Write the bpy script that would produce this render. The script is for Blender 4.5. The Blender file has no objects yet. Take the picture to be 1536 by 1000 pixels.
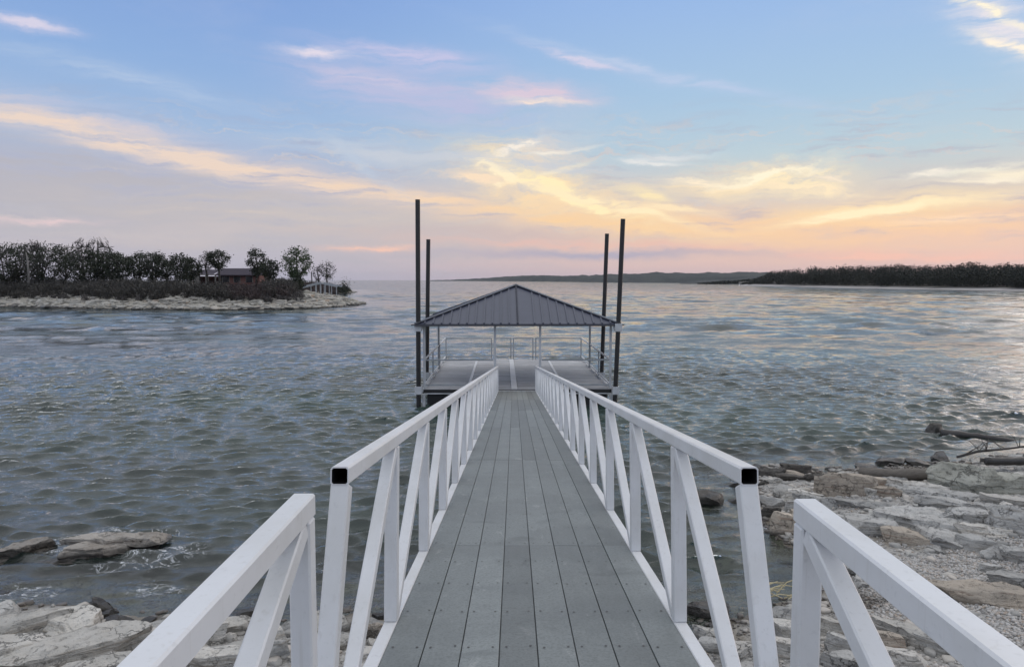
import bpy, bmesh, math, random
import numpy as np
from mathutils import Vector, Matrix, Euler

R = math.radians
sc = bpy.context.scene
COL = sc.collection
random.seed(7)
RNG = np.random.default_rng(7)

# ------------------------------------------------------------------ camera
F = 1109.0                       # focal length in pixels of the 1536 px wide photograph
PITCH = math.degrees(math.atan(80.5 / F))
YAW = 0.155
EYE = 4.17
cam_d = bpy.data.cameras.new('camera')
cam = bpy.data.objects.new('camera', cam_d)
COL.objects.link(cam)
cam.location = (0, 0, EYE)
cam.rotation_euler = (R(90 - PITCH), 0, R(YAW))
cam_d.sensor_width = 36.0
cam_d.lens = 36.0 * F / 1536.0
cam_d.clip_start = 0.05
cam_d.clip_end = 30000
sc.camera = cam
CAM_M = Euler((R(90 - PITCH), 0, R(YAW))).to_matrix()


def ray(px, py):
    """Direction of a photograph pixel, in the world."""
    return (CAM_M @ Vector((px - 768.0, 500.0 - py, -F))).normalized()


def at_z(px, py, z=0.0):
    d = ray(px, py)
    t = (z - EYE) / d.z
    return Vector((d.x * t, d.y * t, z))


def at_y(px, py, y):
    d = ray(px, py)
    t = y / d.y
    return Vector((d.x * t, y, EYE + d.z * t))


def lin(c):
    out = []
    for v in c:
        v = v / 255.0
        out.append(v / 12.92 if v <= 0.04045 else ((v + 0.055) / 1.055) ** 2.4)
    return out


# ------------------------------------------------------------------ node helper
class NT:
    def __init__(self, tree):
        self.t = tree
        self.n = tree.nodes
        self.l = tree.links

    def node(self, typ, ins=None, **props):
        nd = self.n.new(typ)
        for k, v in props.items():
            setattr(nd, k, v)
        for k, v in (ins or {}).items():
            self.set(nd.inputs[k], v)
        return nd

    def set(self, sock, v):
        if isinstance(v, bpy.types.NodeSocket):
            self.l.new(v, sock)
        else:
            sock.default_value = v

    def m(self, op, a, b=None, c=None, clamp=False):
        nd = self.n.new('ShaderNodeMath')
        nd.operation = op
        nd.use_clamp = clamp
        self.set(nd.inputs[0], a)
        if b is not None:
            self.set(nd.inputs[1], b)
        if c is not None:
            self.set(nd.inputs[2], c)
        return nd.outputs[0]

    def mix(self, f, a, b, blend='MIX'):
        nd = self.n.new('ShaderNodeMix')
        nd.data_type = 'RGBA'
        nd.blend_type = blend
        nd.clamp_factor = True
        self.set(nd.inputs[0], f)
        for s, v in ((nd.inputs[6], a), (nd.inputs[7], b)):
            if not isinstance(v, bpy.types.NodeSocket):
                v = tuple(v)[:3] + (1.0,)
            self.set(s, v)
        return nd.outputs[2]

    def smooth(self, x, lo, hi, a=0.0, b=1.0):
        nd = self.n.new('ShaderNodeMapRange')
        nd.interpolation_type = 'SMOOTHSTEP'
        self.set(nd.inputs[0], x)
        for i, v in enumerate((lo, hi, a, b)):
            self.set(nd.inputs[i + 1], v)
        return nd.outputs[0]

    def mapr(self, x, lo, hi, a=0.0, b=1.0):
        nd = self.n.new('ShaderNodeMapRange')
        nd.clamp = True
        self.set(nd.inputs[0], x)
        for i, v in enumerate((lo, hi, a, b)):
            self.set(nd.inputs[i + 1], v)
        return nd.outputs[0]

    def noise(self, vec, scale=1.0, detail=3.0, rough=0.5, dist=0.0, out=0):
        nd = self.n.new('ShaderNodeTexNoise')
        if vec is not None:
            self.l.new(vec, nd.inputs['Vector'])
        nd.inputs['Scale'].default_value = scale
        nd.inputs['Detail'].default_value = detail
        nd.inputs['Roughness'].default_value = rough
        nd.inputs['Distortion'].default_value = dist
        return nd.outputs[out]

    def mapping(self, vec, loc=(0, 0, 0), rot=(0, 0, 0), scale=(1, 1, 1), typ='POINT'):
        nd = self.n.new('ShaderNodeMapping')
        nd.vector_type = typ
        self.l.new(vec, nd.inputs[0])
        nd.inputs['Location'].default_value = loc
        nd.inputs['Rotation'].default_value = rot
        nd.inputs['Scale'].default_value = scale
        return nd.outputs[0]

    def ramp(self, f, stops):
        nd = self.n.new('ShaderNodeValToRGB')
        cr = nd.color_ramp
        while len(cr.elements) < len(stops):
            cr.elements.new(0.5)
        for e, (p, c) in zip(cr.elements, stops):
            e.position = p
            e.color = tuple(c)[:3] + (1.0,)
        self.l.new(f, nd.inputs[0])
        return nd.outputs[0]


# ------------------------------------------------------------------ world
SUN_EL, SUN_AZ = 2.0, 57.0       # low in the west, to the right of the view
world = bpy.data.worlds.new('World')
sc.world = world
world.use_nodes = True
world.node_tree.nodes.clear()
W = NT(world.node_tree)
geo = W.node('ShaderNodeTexCoord').outputs['Generated']
sep = W.node('ShaderNodeSeparateXYZ', {0: geo})
el = W.m('MULTIPLY', W.m('ARCSINE', sep.outputs[2]), 180 / math.pi)
az = W.m('MULTIPLY', W.m('ARCTAN2', sep.outputs[0], sep.outputs[1]), 180 / math.pi)
q0 = W.node('ShaderNodeCombineXYZ', {0: az, 1: el}).outputs[0]
# winds pull the clouds out of shape
wn = W.noise(W.mapping(q0, scale=(0.12, 0.26, 1)), 1.0, 8.0, 0.66, out=1)
wv = W.node('ShaderNodeVectorMath', {0: wn, 1: (0.5, 0.5, 0.5)}, operation='SUBTRACT').outputs[0]
wv = W.node('ShaderNodeVectorMath', {0: wv, 1: (5.0, 2.2, 0)}, operation='MULTIPLY').outputs[0]
q = W.node('ShaderNodeVectorMath', {0: q0, 1: wv}, operation='ADD').outputs[0]
wv2 = W.node('ShaderNodeVectorMath', {0: wv, 1: (1.6, 2.4, 0)}, operation='MULTIPLY').outputs[0]
q2 = W.node('ShaderNodeVectorMath', {0: q0, 1: wv2}, operation='ADD').outputs[0]
fib = W.noise(W.mapping(q, rot=(0, 0, R(9)), scale=(0.16, 1.5, 1)), 1.0, 5.0, 0.6)
fib2 = W.noise(W.mapping(q2, rot=(0, 0, R(4)), scale=(0.26, 1.25, 1)), 1.0, 8.0, 0.68)
fibA = W.mapr(fib, 0.32, 0.68, 0.1, 1.7)
fibB = W.mapr(fib2, 0.32, 0.68, 0.05, 1.6)

e01 = W.mapr(el, -4.0, 92.0)


def estop(deg, c):
    return ((deg + 4.0) / 96.0, lin(c))


left_sky = W.ramp(e01, [estop(-4, (172, 173, 190)), estop(0, (177, 177, 196)), estop(2.2, (185, 182, 195)),
                        estop(4.0, (188, 185, 192)), estop(7, (178, 182, 204)), estop(10.5, (158, 184, 218)),
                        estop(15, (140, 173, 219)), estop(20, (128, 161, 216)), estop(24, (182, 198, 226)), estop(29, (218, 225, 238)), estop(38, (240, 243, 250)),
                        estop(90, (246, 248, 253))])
right_sky = W.ramp(e01, [estop(-4, (196, 172, 186)), estop(0, (204, 182, 190)), estop(2.0, (226, 193, 183)),
                         estop(4.2, (226, 194, 180)), estop(6, (212, 200, 192)), estop(9, (184, 203, 214)),
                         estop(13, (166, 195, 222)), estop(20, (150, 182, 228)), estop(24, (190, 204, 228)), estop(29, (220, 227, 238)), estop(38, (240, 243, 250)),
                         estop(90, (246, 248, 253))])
west = W.m('COSINE', W.m('MULTIPLY', W.m('SUBTRACT', az, 32.0), math.pi / 180))
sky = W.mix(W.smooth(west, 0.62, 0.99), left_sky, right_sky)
# thin high veil over the whole dome
veil = W.noise(W.mapping(q, scale=(0.05, 0.13, 1)), 1.0, 5.0, 0.6)
sky = W.mix(W.m('MULTIPLY', W.smooth(veil, 0.5, 0.8), 0.22), sky, lin((200, 202, 220)))


band = W.m('MULTIPLY', W.smooth(el, 1.0, 4.0), W.smooth(el, 9.0, 14.0, 1.0, 0.0))
fib3 = W.noise(W.mapping(q2, rot=(0, 0, R(7)), scale=(0.12, 2.6, 1)), 1.0, 4, 0.6)
sky = W.mix(W.m('MULTIPLY', band, W.smooth(fib3, 0.5, 0.70, 0.0, 0.7)), sky, lin((208, 200, 200)))
sky = W.mix(W.m('MULTIPLY', band, W.smooth(fib, 0.5, 0.3, 0.0, 0.45)), sky, lin((172, 171, 190)))


def px_deg(px, py):
    d = ray(px, py)
    return math.degrees(math.atan2(d.x, d.y)), math.degrees(math.asin(d.z))


def streak(cx, cy, hl, hw, ang, col, s, kind='A'):
    """A band of cloud: centre, half length, half width, tilt, colour, strength."""
    global sky
    a0, e0 = px_deg(cx, cy)
    ca, sa = math.cos(R(ang)), math.sin(R(ang))
    ax, ay = px_deg(cx + hl * ca, cy + hl * sa)
    bx, by = px_deg(cx + hw * sa, cy - hw * ca)
    L = math.hypot(ax - a0, ay - e0)
    Wd = math.hypot(bx - a0, by - e0)
    rot = math.atan2(ay - e0, ax - a0)
    src = {'A': q, 'B': q2, 'C': q}[kind]
    p = W.mapping(src, (a0, e0, 0), (0, 0, rot), (L, Wd, 1), 'TEXTURE')
    d = W.node('ShaderNodeVectorMath', {0: p, 1: p}, operation='DOT_PRODUCT').outputs['Value']
    g = W.m('POWER', math.e, W.m('MULTIPLY', d, -1.0))
    f = W.m('MULTIPLY', g, s)
    f = W.m('MULTIPLY', f, {'A': fibA, 'B': fibB, 'C': 1.0}[kind], clamp=True)
    sky = W.mix(f, sky, lin(col))


STREAKS = [
    (180, 300, 520, 62, 8, (179, 178, 190), 1.15),
    (90, 172, 220, 26, 12, (192, 194, 216), 0.6),
    (300, 238, 420, 17, 11.5, (232, 211, 198), 1.1),
    (620, 296, 220, 11, 8, (240, 212, 188), 0.9),
    (470, 330, 320, 30, 4, (202, 192, 190), 0.7),
    (60, 329, 95, 5, 2, (222, 200, 204), 0.9),
    (250, 352, 200, 16, -3, (200, 191, 194), 0.6),
    (36, 30, 52, 9, 12, (212, 208, 228), 0.95),
    (480, 77, 48, 6, 4, (232, 222, 232), 1.1),
    (610, 84, 100, 14, 8, (192, 194, 226), 1.1),
    (580, 122, 80, 10, 11, (222, 206, 222), 1.3),
    (610, 138, 150, 30, 10, (182, 188, 220), 1.1),
    (800, 142, 72, 14, 6, (214, 199, 216), 1.3),
    (812, 155, 46, 4.5, 3, (244, 224, 212), 1.2),
    (862, 90, 58, 7, 16, (208, 206, 228), 1.3),
    (990, 110, 190, 9, 12, (184, 200, 228), 1.0),
    (200, 118, 170, 14, 14, (168, 190, 222), 0.9),
    (560, 226, 120, 16, 6, (190, 200, 216), 0.7),
    (800, 236, 60, 30, -28, (226, 214, 206), 0.8, 'B'),
    (806, 276, 120, 38, 22, (247, 222, 184), 1.0, 'B'),
    (900, 316, 170, 24, 12, (246, 217, 180), 1.0, 'B'),
    (960, 292, 44, 10, 14, (248, 228, 186), 0.9),
    (1000, 338, 190, 15, 3, (238, 206, 176), 0.9),
    (1165, 272, 90, 24, 4, (252, 232, 194), 1.15, 'B'),
    (1080, 282, 100, 12, 2, (246, 222, 186), 0.9),
    (1330, 314, 170, 15, -7, (250, 226, 184), 1.0),
    (1250, 330, 120, 10, 4, (244, 216, 178), 0.8),
    (1470, 254, 100, 5, -8, (230, 226, 214), 1.0),
    (1520, 260, 55, 8, -2, (244, 232, 210), 1.0),
    (1500, 300, 90, 7, -4, (246, 224, 190), 0.9),
    (1505, 34, 75, 36, 32, (226, 222, 230), 0.95),
    (1486, 14, 60, 8, 26, (253, 242, 218), 1.2),
    (1520, 74, 46, 8, 24, (253, 240, 222), 1.2),
    (1008, 232, 46, 6, -3, (222, 222, 224), 1.0),
    (1300, 352, 330, 18, 0, (236, 198, 178), 0.8),
    (1280, 380, 330, 7, 1, (240, 192, 180), 0.9),
    (900, 380, 230, 7, 0, (166, 166, 190), 0.9, 'C'),
    (560, 371, 60, 4.5, 0, (238, 196, 182), 1.1),
    (880, 366, 240, 6, 1, (226, 186, 178), 0.9),
    (760, 352, 260, 8, 1, (200, 182, 184), 0.7),
    (930, 334, 280, 20, 4, (246, 208, 164), 0.7),
    (1320, 334, 280, 18, -2, (246, 206, 164), 0.8),
    (772, 226, 40, 6, -28, (244, 234, 222), 1.5, 'B'),
    (838, 226, 44, 3, -8, (240, 232, 220), 1.2),
    (836, 254, 34, 4, -16, (252, 234, 200), 1.2),
    (752, 264, 56, 7, 14, (255, 238, 204), 1.6, 'B'),
    (716, 268, 40, 5, 8, (248, 222, 194), 1.2),
    (846, 290, 90, 8, 24, (255, 236, 190), 1.6, 'B'),
    (905, 306, 110, 6, 14, (255, 234, 194), 1.6),
    (1010, 314, 70, 5, 4, (250, 226, 190), 1.2),
    (1060, 272, 60, 5, 5, (252, 234, 206), 1.3),
    (1150, 262, 60, 6, -6, (255, 242, 214), 1.7, 'B'),
    (1200, 284, 70, 6, 4, (252, 230, 196), 1.2, 'B'),
    (1242, 270, 24, 3, 10, (246, 228, 206), 1.2),
    (1300, 322, 110, 6, -8, (255, 236, 198), 1.6),
    (1395, 262, 36, 3.5, -12, (240, 232, 220), 1.2),
    (1440, 330, 110, 6, -3, (248, 216, 188), 1.1),
    (1480, 270, 70, 4, -3, (246, 234, 214), 1.2),
    (985, 242, 40, 3, 2, (226, 226, 226), 1.3),
    (700, 240, 200, 10, 4, (196, 202, 214), 0.8),
    (540, 240, 70, 12, 40, (188, 200, 218), 0.7, 'B'),
]
for s_ in STREAKS:
    streak(*s_)
nish = W.node('ShaderNodeTexSky', sky_type='NISHITA', sun_disc=False, sun_elevation=R(SUN_EL), sun_rotation=R(SUN_AZ), dust_density=0.3)
bg_air = W.node('ShaderNodeBackground', {'Color': nish.outputs[0], 'Strength': 0.012})
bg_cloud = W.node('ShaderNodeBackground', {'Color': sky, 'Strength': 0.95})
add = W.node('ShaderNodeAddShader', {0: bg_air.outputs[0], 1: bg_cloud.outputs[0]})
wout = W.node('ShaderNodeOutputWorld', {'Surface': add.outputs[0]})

# ------------------------------------------------------------------ sun (down in the haze behind thin cloud)
sun_d = bpy.data.lights.new('sun', 'SUN')
sun_d.energy = 0.55
sun_d.angle = R(45)
sun_d.color = (1.0, 0.80, 0.62)
sun = bpy.data.objects.new('sun', sun_d)
COL.objects.link(sun)
sd_ = Vector((math.sin(R(SUN_AZ)) * math.cos(R(SUN_EL + 12)), math.cos(R(SUN_AZ)) * math.cos(R(SUN_EL + 12)), math.sin(R(SUN_EL + 12))))
sun.rotation_euler = sd_.to_track_quat('Z', 'Y').to_euler()

vs = sc.view_settings
vs.view_transform = 'Standard'
vs.look = 'None'
vs.exposure = 0.10
vs.gamma = 1.0
vs.use_curve_mapping = False
sc.render.engine = 'CYCLES'
sc.cycles.max_bounces = 6
sc.cycles.transparent_max_bounces = 12

# ------------------------------------------------------------------ numpy noise
_perm = RNG.random(8192)


def _h(ix, iy, iz):
    n = (ix.astype(np.int64) * 73856093) ^ (iy.astype(np.int64) * 19349663) ^ (iz.astype(np.int64) * 83492791)
    return _perm[n & 8191]


def vnoise(p):
    """Value noise of an (n, 3) array, -1 to 1."""
    i = np.floor(p)
    f = p - i
    f = f * f * (3 - 2 * f)
    i = i.astype(np.int64)
    r = 0
    for dx in (0, 1):
        for dy in (0, 1):
            for dz in (0, 1):
                w = (f[:, 0] if dx else 1 - f[:, 0]) * (f[:, 1] if dy else 1 - f[:, 1]) * (f[:, 2] if dz else 1 - f[:, 2])
                r = r + w * _h(i[:, 0] + dx, i[:, 1] + dy, i[:, 2] + dz)
    return r * 2 - 1


def fbm(p, octaves=4, gain=0.5):
    a, r = 1.0, 0
    for k in range(octaves):
        r = r + a * vnoise(p * (2.03 ** k) + 17.3 * k)
        a *= gain
    return r


# ------------------------------------------------------------------ mesh helpers
def np_mesh(name, v, f, mats, smooth=False, attrs=None):
    """Mesh from an (n,3) array and an (m,k) array of faces of one size, or a list of face tuples."""
    me = bpy.data.meshes.new(name)
    if isinstance(f, np.ndarray):
        n, k = f.shape
        me.vertices.add(len(v))
        me.vertices.foreach_set('co', np.asarray(v, np.float32).ravel())
        me.loops.add(n * k)
        me.loops.foreach_set('vertex_index', f.astype(np.int32).ravel())
        me.polygons.add(n)
        me.polygons.foreach_set('loop_start', np.arange(0, n * k, k, dtype=np.int32))
        me.polygons.foreach_set('loop_total', np.full(n, k, np.int32))
        me.update(calc_edges=True)
    else:
        me.from_pydata([tuple(x) for x in v], [], f)
        me.update()
    if smooth:
        me.polygons.foreach_set('use_smooth', np.ones(len(me.polygons), bool))
    for m_ in (mats if isinstance(mats, (list, tuple)) else [mats]):
        if m_ is not None:
            me.materials.append(m_)
    for an, data in (attrs or {}).items():
        data = np.asarray(data, np.float32)
        if data.ndim == 1:
            at = me.attributes.new(an, 'FLOAT', 'POINT')
            at.data.foreach_set('value', data)
        else:
            at = me.attributes.new(an, 'FLOAT_COLOR', 'POINT')
            at.data.foreach_set('color', np.hstack([data, np.ones((len(data), 1), np.float32)]).ravel())
    return me


def link(name, data, parent=None, loc=(0, 0, 0), rot=(0, 0, 0), scale=(1, 1, 1)):
    o = bpy.data.objects.new(name, data)
    COL.objects.link(o)
    o.location = loc
    o.rotation_euler = rot
    o.scale = scale
    if parent is not None:
        o.parent = parent
    return o


def tag(o, label=None, cat=None, group=None, kind=None):
    if label:
        o['label'] = label
    if cat:
        o['category'] = cat
    if group:
        o['group'] = group
    if kind:
        o['kind'] = kind
    return o


def thing(name, label, cat, loc=(0, 0, 0), rot=(0, 0, 0), group=None):
    return tag(link(name, None, None, loc, rot), label, cat, group)


def box_vf(x0, x1, y0, y1, z0, z1, b=0.0):
    """A box, chamfered along all edges by b."""
    if b <= 0:
        v = [(x, y, z) for x in (x0, x1) for y in (y0, y1) for z in (z0, z1)]
        f = [(0, 1, 3, 2), (4, 6, 7, 5), (0, 4, 5, 1), (2, 3, 7, 6), (0, 2, 6, 4), (1, 5, 7, 3)]
        return v, f
    bm = bmesh.new()
    bmesh.ops.create_cube(bm, size=1.0)
    for vv in bm.verts:
        vv.co = ((x0 + x1) / 2 + vv.co.x * (x1 - x0), (y0 + y1) / 2 + vv.co.y * (y1 - y0), (z0 + z1) / 2 + vv.co.z * (z1 - z0))
    bmesh.ops.bevel(bm, geom=list(bm.edges), offset=b, segments=1, affect='EDGES', clamp_overlap=True)
    bm.verts.index_update()
    v = [tuple(vv.co) for vv in bm.verts]
    f = [tuple(x.index for x in ff.verts) for ff in bm.faces]
    bm.free()
    return v, f


class MB:
    """Collects shapes for one mesh object."""
    def __init__(self):
        self.v, self.f = [], []

    def add(self, v, f, M=None):
        o = len(self.v)
        self.v += [tuple(M @ Vector(x)) if M is not None else tuple(x) for x in v]
        self.f += [tuple(i + o for i in t) for t in f]
        return self

    def box(self, x0, x1, y0, y1, z0, z1, b=0.0, M=None):
        return self.add(*box_vf(x0, x1, y0, y1, z0, z1, b), M)

    def bar(self, a, b_, w, h=None, bev=0.0, up=(0, 0, 1)):
        """A square bar from a to b_."""
        a, b_ = Vector(a), Vector(b_)
        h = h or w
        L = (b_ - a).length
        y = (b_ - a).normalized()
        x = y.cross(Vector(up))
        if x.length < 1e-5:
            x = y.cross(Vector((1, 0, 0)))
        x.normalize()
        z = x.cross(y)
        M = Matrix((x, y, z)).transposed().to_4x4()
        M.translation = a
        return self.box(-w / 2, w / 2, 0, L, -h / 2, h / 2, bev, M)

    def tube(self, pts, rads, n=8, cap=True):
        pts = [Vector(p) for p in pts]
        o = len(self.v)
        for i, p in enumerate(pts):
            d = (pts[min(i + 1, len(pts) - 1)] - pts[max(i - 1, 0)]).normalized()
            x = d.cross(Vector((0.13, 0.31, 0.94)))
            if x.length < 1e-4:
                x = d.cross(Vector((1, 0, 0)))
            x.normalize()
            y = d.cross(x)
            for k in range(n):
                a = 2 * math.pi * k / n
                self.v.append(tuple(p + (x * math.cos(a) + y * math.sin(a)) * rads[i]))
        for i in range(len(pts) - 1):
            for k in range(n):
                k2 = (k + 1) % n
                self.f.append((o + i * n + k, o + i * n + k2, o + (i + 1) * n + k2, o + (i + 1) * n + k))
        if cap:
            self.f.append(tuple(o + k for k in reversed(range(n))))
            self.f.append(tuple(o + (len(pts) - 1) * n + k for k in range(n)))
        return self

    def mesh(self, name, mat, smooth=False):
        return np_mesh(name, self.v, self.f, mat, smooth)

    def build(self, name, mat, parent=None, loc=(0, 0, 0), rot=(0, 0, 0), smooth=False):
        return link(name, self.mesh(name, mat, smooth), parent, loc, rot)


# ------------------------------------------------------------------ materials
def new_mat(name):
    m = bpy.data.materials.new(name)
    m.use_nodes = True
    m.node_tree.nodes.clear()
    T = NT(m.node_tree)
    out = T.node('ShaderNodeOutputMaterial')
    return m, T, out


def pbsdf(T, out, color, rough=0.6, bump=None, bump_d=0.01, bump_s=0.5, **kw):
    b = T.node('ShaderNodeBsdfPrincipled')
    T.set(b.inputs['Base Color'], color if isinstance(color, bpy.types.NodeSocket) else tuple(color)[:3] + (1,))
    T.set(b.inputs['Roughness'], rough)
    for k, v in kw.items():
        T.set(b.inputs[k], v)
    if bump is not None:
        bp = T.node('ShaderNodeBump', {'Strength': bump_s, 'Distance': bump_d, 'Height': bump})
        T.l.new(bp.outputs[0], b.inputs['Normal'])
    T.l.new(b.outputs[0], out.inputs['Surface'])
    return b


def coords(T, which='Object'):
    return T.node('ShaderNodeTexCoord').outputs[which]


def rnd(T):
    return T.node('ShaderNodeObjectInfo').outputs['Random']


def paint_mat(name, col, rough=0.38, dirt=0.12):
    m, T, out = new_mat(name)
    c = T.node('ShaderNodeNewGeometry').outputs['Position']
    n1 = T.noise(c, 3.0, 4, 0.6)
    n2 = T.noise(c, 60.0, 3, 0.6)
    col2 = [x * (1 - dirt) * k for x, k in zip(col, (1.0, 0.99, 0.96))]
    cc = T.mix(T.smooth(n1, 0.35, 0.75), col, col2)
    cc = T.mix(T.m('MULTIPLY', T.smooth(n2, 0.58, 0.75), 0.35), cc, [x * 0.72 for x in col])
    dr = T.noise(T.mapping(c, scale=(55, 55, 2.5)), 1.0, 4, 0.6)
    cc = T.mix(T.smooth(dr, 0.56, 0.74, 0.0, 0.30), cc, [x * k for x, k in zip(col, (0.66, 0.63, 0.57))])
    sc_ = T.noise(T.mapping(c, scale=(20, 8, 20)), 1.0, 5, 0.7)
    cc = T.mix(T.smooth(sc_, 0.64, 0.74, 0.0, 0.4), cc, [x * 0.6 for x in col])
    r = T.m('ADD', T.m('MULTIPLY', n1, 0.2), rough - 0.1)
    pbsdf(T, out, cc, r, n2, 0.0006, 0.25)
    return m


M_white = paint_mat('white_powder_coat', (0.70, 0.705, 0.715))
M_alu = paint_mat('aluminium', (0.60, 0.61, 0.63), 0.42, 0.25)
M_grey_post = paint_mat('grey_aluminium', (0.38, 0.40, 0.42), 0.5, 0.3)


def deck_mat(name, ca, cb, axis):
    m, T, out = new_mat(name)
    g = T.node('ShaderNodeNewGeometry').outputs['Position']
    sc1 = (26, 0.7, 26) if axis == 'y' else (0.7, 26, 26)
    grain = T.noise(T.mapping(g, scale=sc1), 1.0, 5, 0.65)
    blot = T.noise(g, 1.7, 5, 0.62, 0.4)
    scuff = T.noise(T.mapping(g, scale=(9, 3.2, 3) if axis == 'y' else (3, 9, 3)), 1.0, 6, 0.7, 0.6)
    c = T.mix(grain, ca, cb)
    c = T.mix(T.m('MULTIPLY', T.smooth(blot, 0.42, 0.62), 0.42), c, [x * 1.38 for x in cb])
    c = T.mix(T.m('MULTIPLY', T.smooth(scuff, 0.58, 0.70), 0.5), c, (0.36, 0.37, 0.36))
    fine = T.noise(g, 85.0, 3, 0.7)
    c = T.mix(T.smooth(fine, 0.42, 0.68, 0.0, 0.45), c, [x * 0.62 for x in ca])
    stain = T.noise(T.mapping(g, loc=(3, 5, 1)), 2.6, 4, 0.6, 0.8)
    c = T.mix(T.smooth(stain, 0.6, 0.72, 0.0, 0.4), c, [x * 0.6 for x in ca])
    rn = T.node('ShaderNodeMath', {0: rnd(T), 1: 0.36, 2: 0.82}, operation='MULTIPLY_ADD').outputs[0]
    c = T.mix(1.0, c, T.node('ShaderNodeCombineXYZ', {0: rn, 1: rn, 2: rn}).outputs[0], 'MULTIPLY')
    r = T.m('ADD', T.m('MULTIPLY', blot, 0.35), 0.38)
    pbsdf(T, out, c, r, grain, 0.002, 0.35)
    return m


M_deck = deck_mat('grey_composite_board', (0.150, 0.165, 0.163), (0.198, 0.214, 0.211), 'y')
M_plank = deck_mat('dock_plank', (0.39, 0.385, 0.385), (0.50, 0.49, 0.49), 'x')

m, T, out = new_mat('black_steel')
n_ = T.noise(coords(T), 9.0, 4, 0.6)
pbsdf(T, out, T.mix(n_, (0.012, 0.013, 0.015), (0.035, 0.032, 0.03)), 0.5, n_, 0.002, 0.3)
M_black = m
m, T, out = new_mat('black_float')
n_ = T.noise(coords(T), 6.0, 4, 0.6)
pbsdf(T, out, T.mix(n_, (0.008, 0.008, 0.009), (0.022, 0.022, 0.022)), 0.55)
M_float = m
m, T, out = new_mat('roof_steel')
g = T.node('ShaderNodeNewGeometry').outputs['Position']
n_ = T.noise(g, 2.5, 4, 0.6)
pbsdf(T, out, T.mix(n_, (0.040, 0.046, 0.076), (0.060, 0.067, 0.100)), 0.42, T.noise(g, 30, 2), 0.002, 0.15)
M_roof = m
m, T, out = new_mat('roof_trim')
pbsdf(T, out, T.mix(T.noise(coords(T), 3.0), (0.05, 0.052, 0.062), (0.08, 0.082, 0.095)), 0.4)
M_trim = m
m, T, out = new_mat('screw_steel')
pbsdf(T, out, T.mix(T.noise(coords(T), 30.0), (0.03, 0.03, 0.03), (0.09, 0.085, 0.08)), 0.5)
M_screw = m


def rock_mat(name, ca, cb, stain, wet_z=0.03, strata=7.0):
    """Limestone: bedding planes, pits, lichen stains, darker and glossy where the lake wets it."""
    m, T, out = new_mat(name)
    tc = coords(T)
    oi = T.node('ShaderNodeObjectInfo')
    off = T.node('ShaderNodeVectorMath', {0: oi.outputs['Location'], 1: (3.1, 2.7, 1.3)}, operation='MULTIPLY').outputs[0]
    p = T.node('ShaderNodeVectorMath', {0: tc, 1: off}, operation='ADD').outputs[0]
    pos = T.node('ShaderNodeNewGeometry').outputs['Position']
    n1 = T.noise(p, 2.2, 6, 0.62)
    n2 = T.noise(p, 14.0, 5, 0.65)
    bed = T.noise(T.mapping(p, scale=(1.2, 1.2, strata * 3)), 1.0, 5, 0.65, 0.3)
    c = T.mix(T.smooth(n1, 0.32, 0.7), ca, cb)
    nz_ = T.m('ABSOLUTE', T.node('ShaderNodeSeparateXYZ', {0: T.node('ShaderNodeNewGeometry').outputs['True Normal']}).outputs[2])
    side = T.smooth(nz_, 0.35, 0.8, 1.0, 0.08)
    c = T.mix(T.m('MULTIPLY', T.m('MULTIPLY', T.smooth(bed, 0.48, 0.66), 0.75), side), c, stain)
    pit = T.noise(p, 38.0, 3, 0.7)
    c = T.mix(T.smooth(pit, 0.56, 0.72, 0.0, 0.55), c, [x * 0.45 for x in cb])
    c = T.mix(T.m('MULTIPLY', T.smooth(n2, 0.54, 0.66), 0.6), c, [x * 0.42 for x in cb])
    rn = T.node('ShaderNodeMath', {0: oi.outputs['Random'], 1: 0.36, 2: 0.82}, operation='MULTIPLY_ADD').outputs[0]
    c = T.mix(1.0, c, T.node('ShaderNodeCombineXYZ', {0: rn, 1: rn, 2: rn}).outputs[0], 'MULTIPLY')
    pw_ = T.node('ShaderNodeVectorMath', {0: p, 1: T.noise(p, 3.0, 4, 0.6, out=1)}, operation='ADD').outputs[0]
    ve = T.node('ShaderNodeTexVoronoi', {'Vector': pw_, 'Scale': 2.1}, feature='DISTANCE_TO_EDGE').outputs['Distance']
    crack = T.smooth(ve, 0.004, 0.030, 1.0, 0.0)
    crack = T.m('MULTIPLY', crack, T.smooth(T.noise(p, 1.3, 2), 0.42, 0.58))
    c = T.mix(T.m('MULTIPLY', crack, 0.5), c, [x * 0.28 for x in cb])
    z = T.node('ShaderNodeSeparateXYZ', {0: pos}).outputs[2]
    zz = T.m('ADD', z, T.m('MULTIPLY', T.m('SUBTRACT', n1, 0.5), 0.16))
    wet = T.smooth(zz, wet_z, wet_z + 0.09, 1.0, 0.0)
    c = T.mix(T.m('MULTIPLY', wet, 0.88), c, (0.035, 0.030, 0.024))
    r = T.m('SUBTRACT', 0.85, T.m('MULTIPLY', wet, 0.55))
    h = T.m('ADD', T.m('MULTIPLY', n2, 0.5), T.m('ADD', T.m('MULTIPLY', T.m('MULTIPLY', bed, 0.9), side), T.m('MULTIPLY', n1, 0.6)))
    h = T.m('SUBTRACT', h, T.m('MULTIPLY', crack, 0.8))
    pbsdf(T, out, c, r, h, 0.06, 0.9)
    return m


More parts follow.
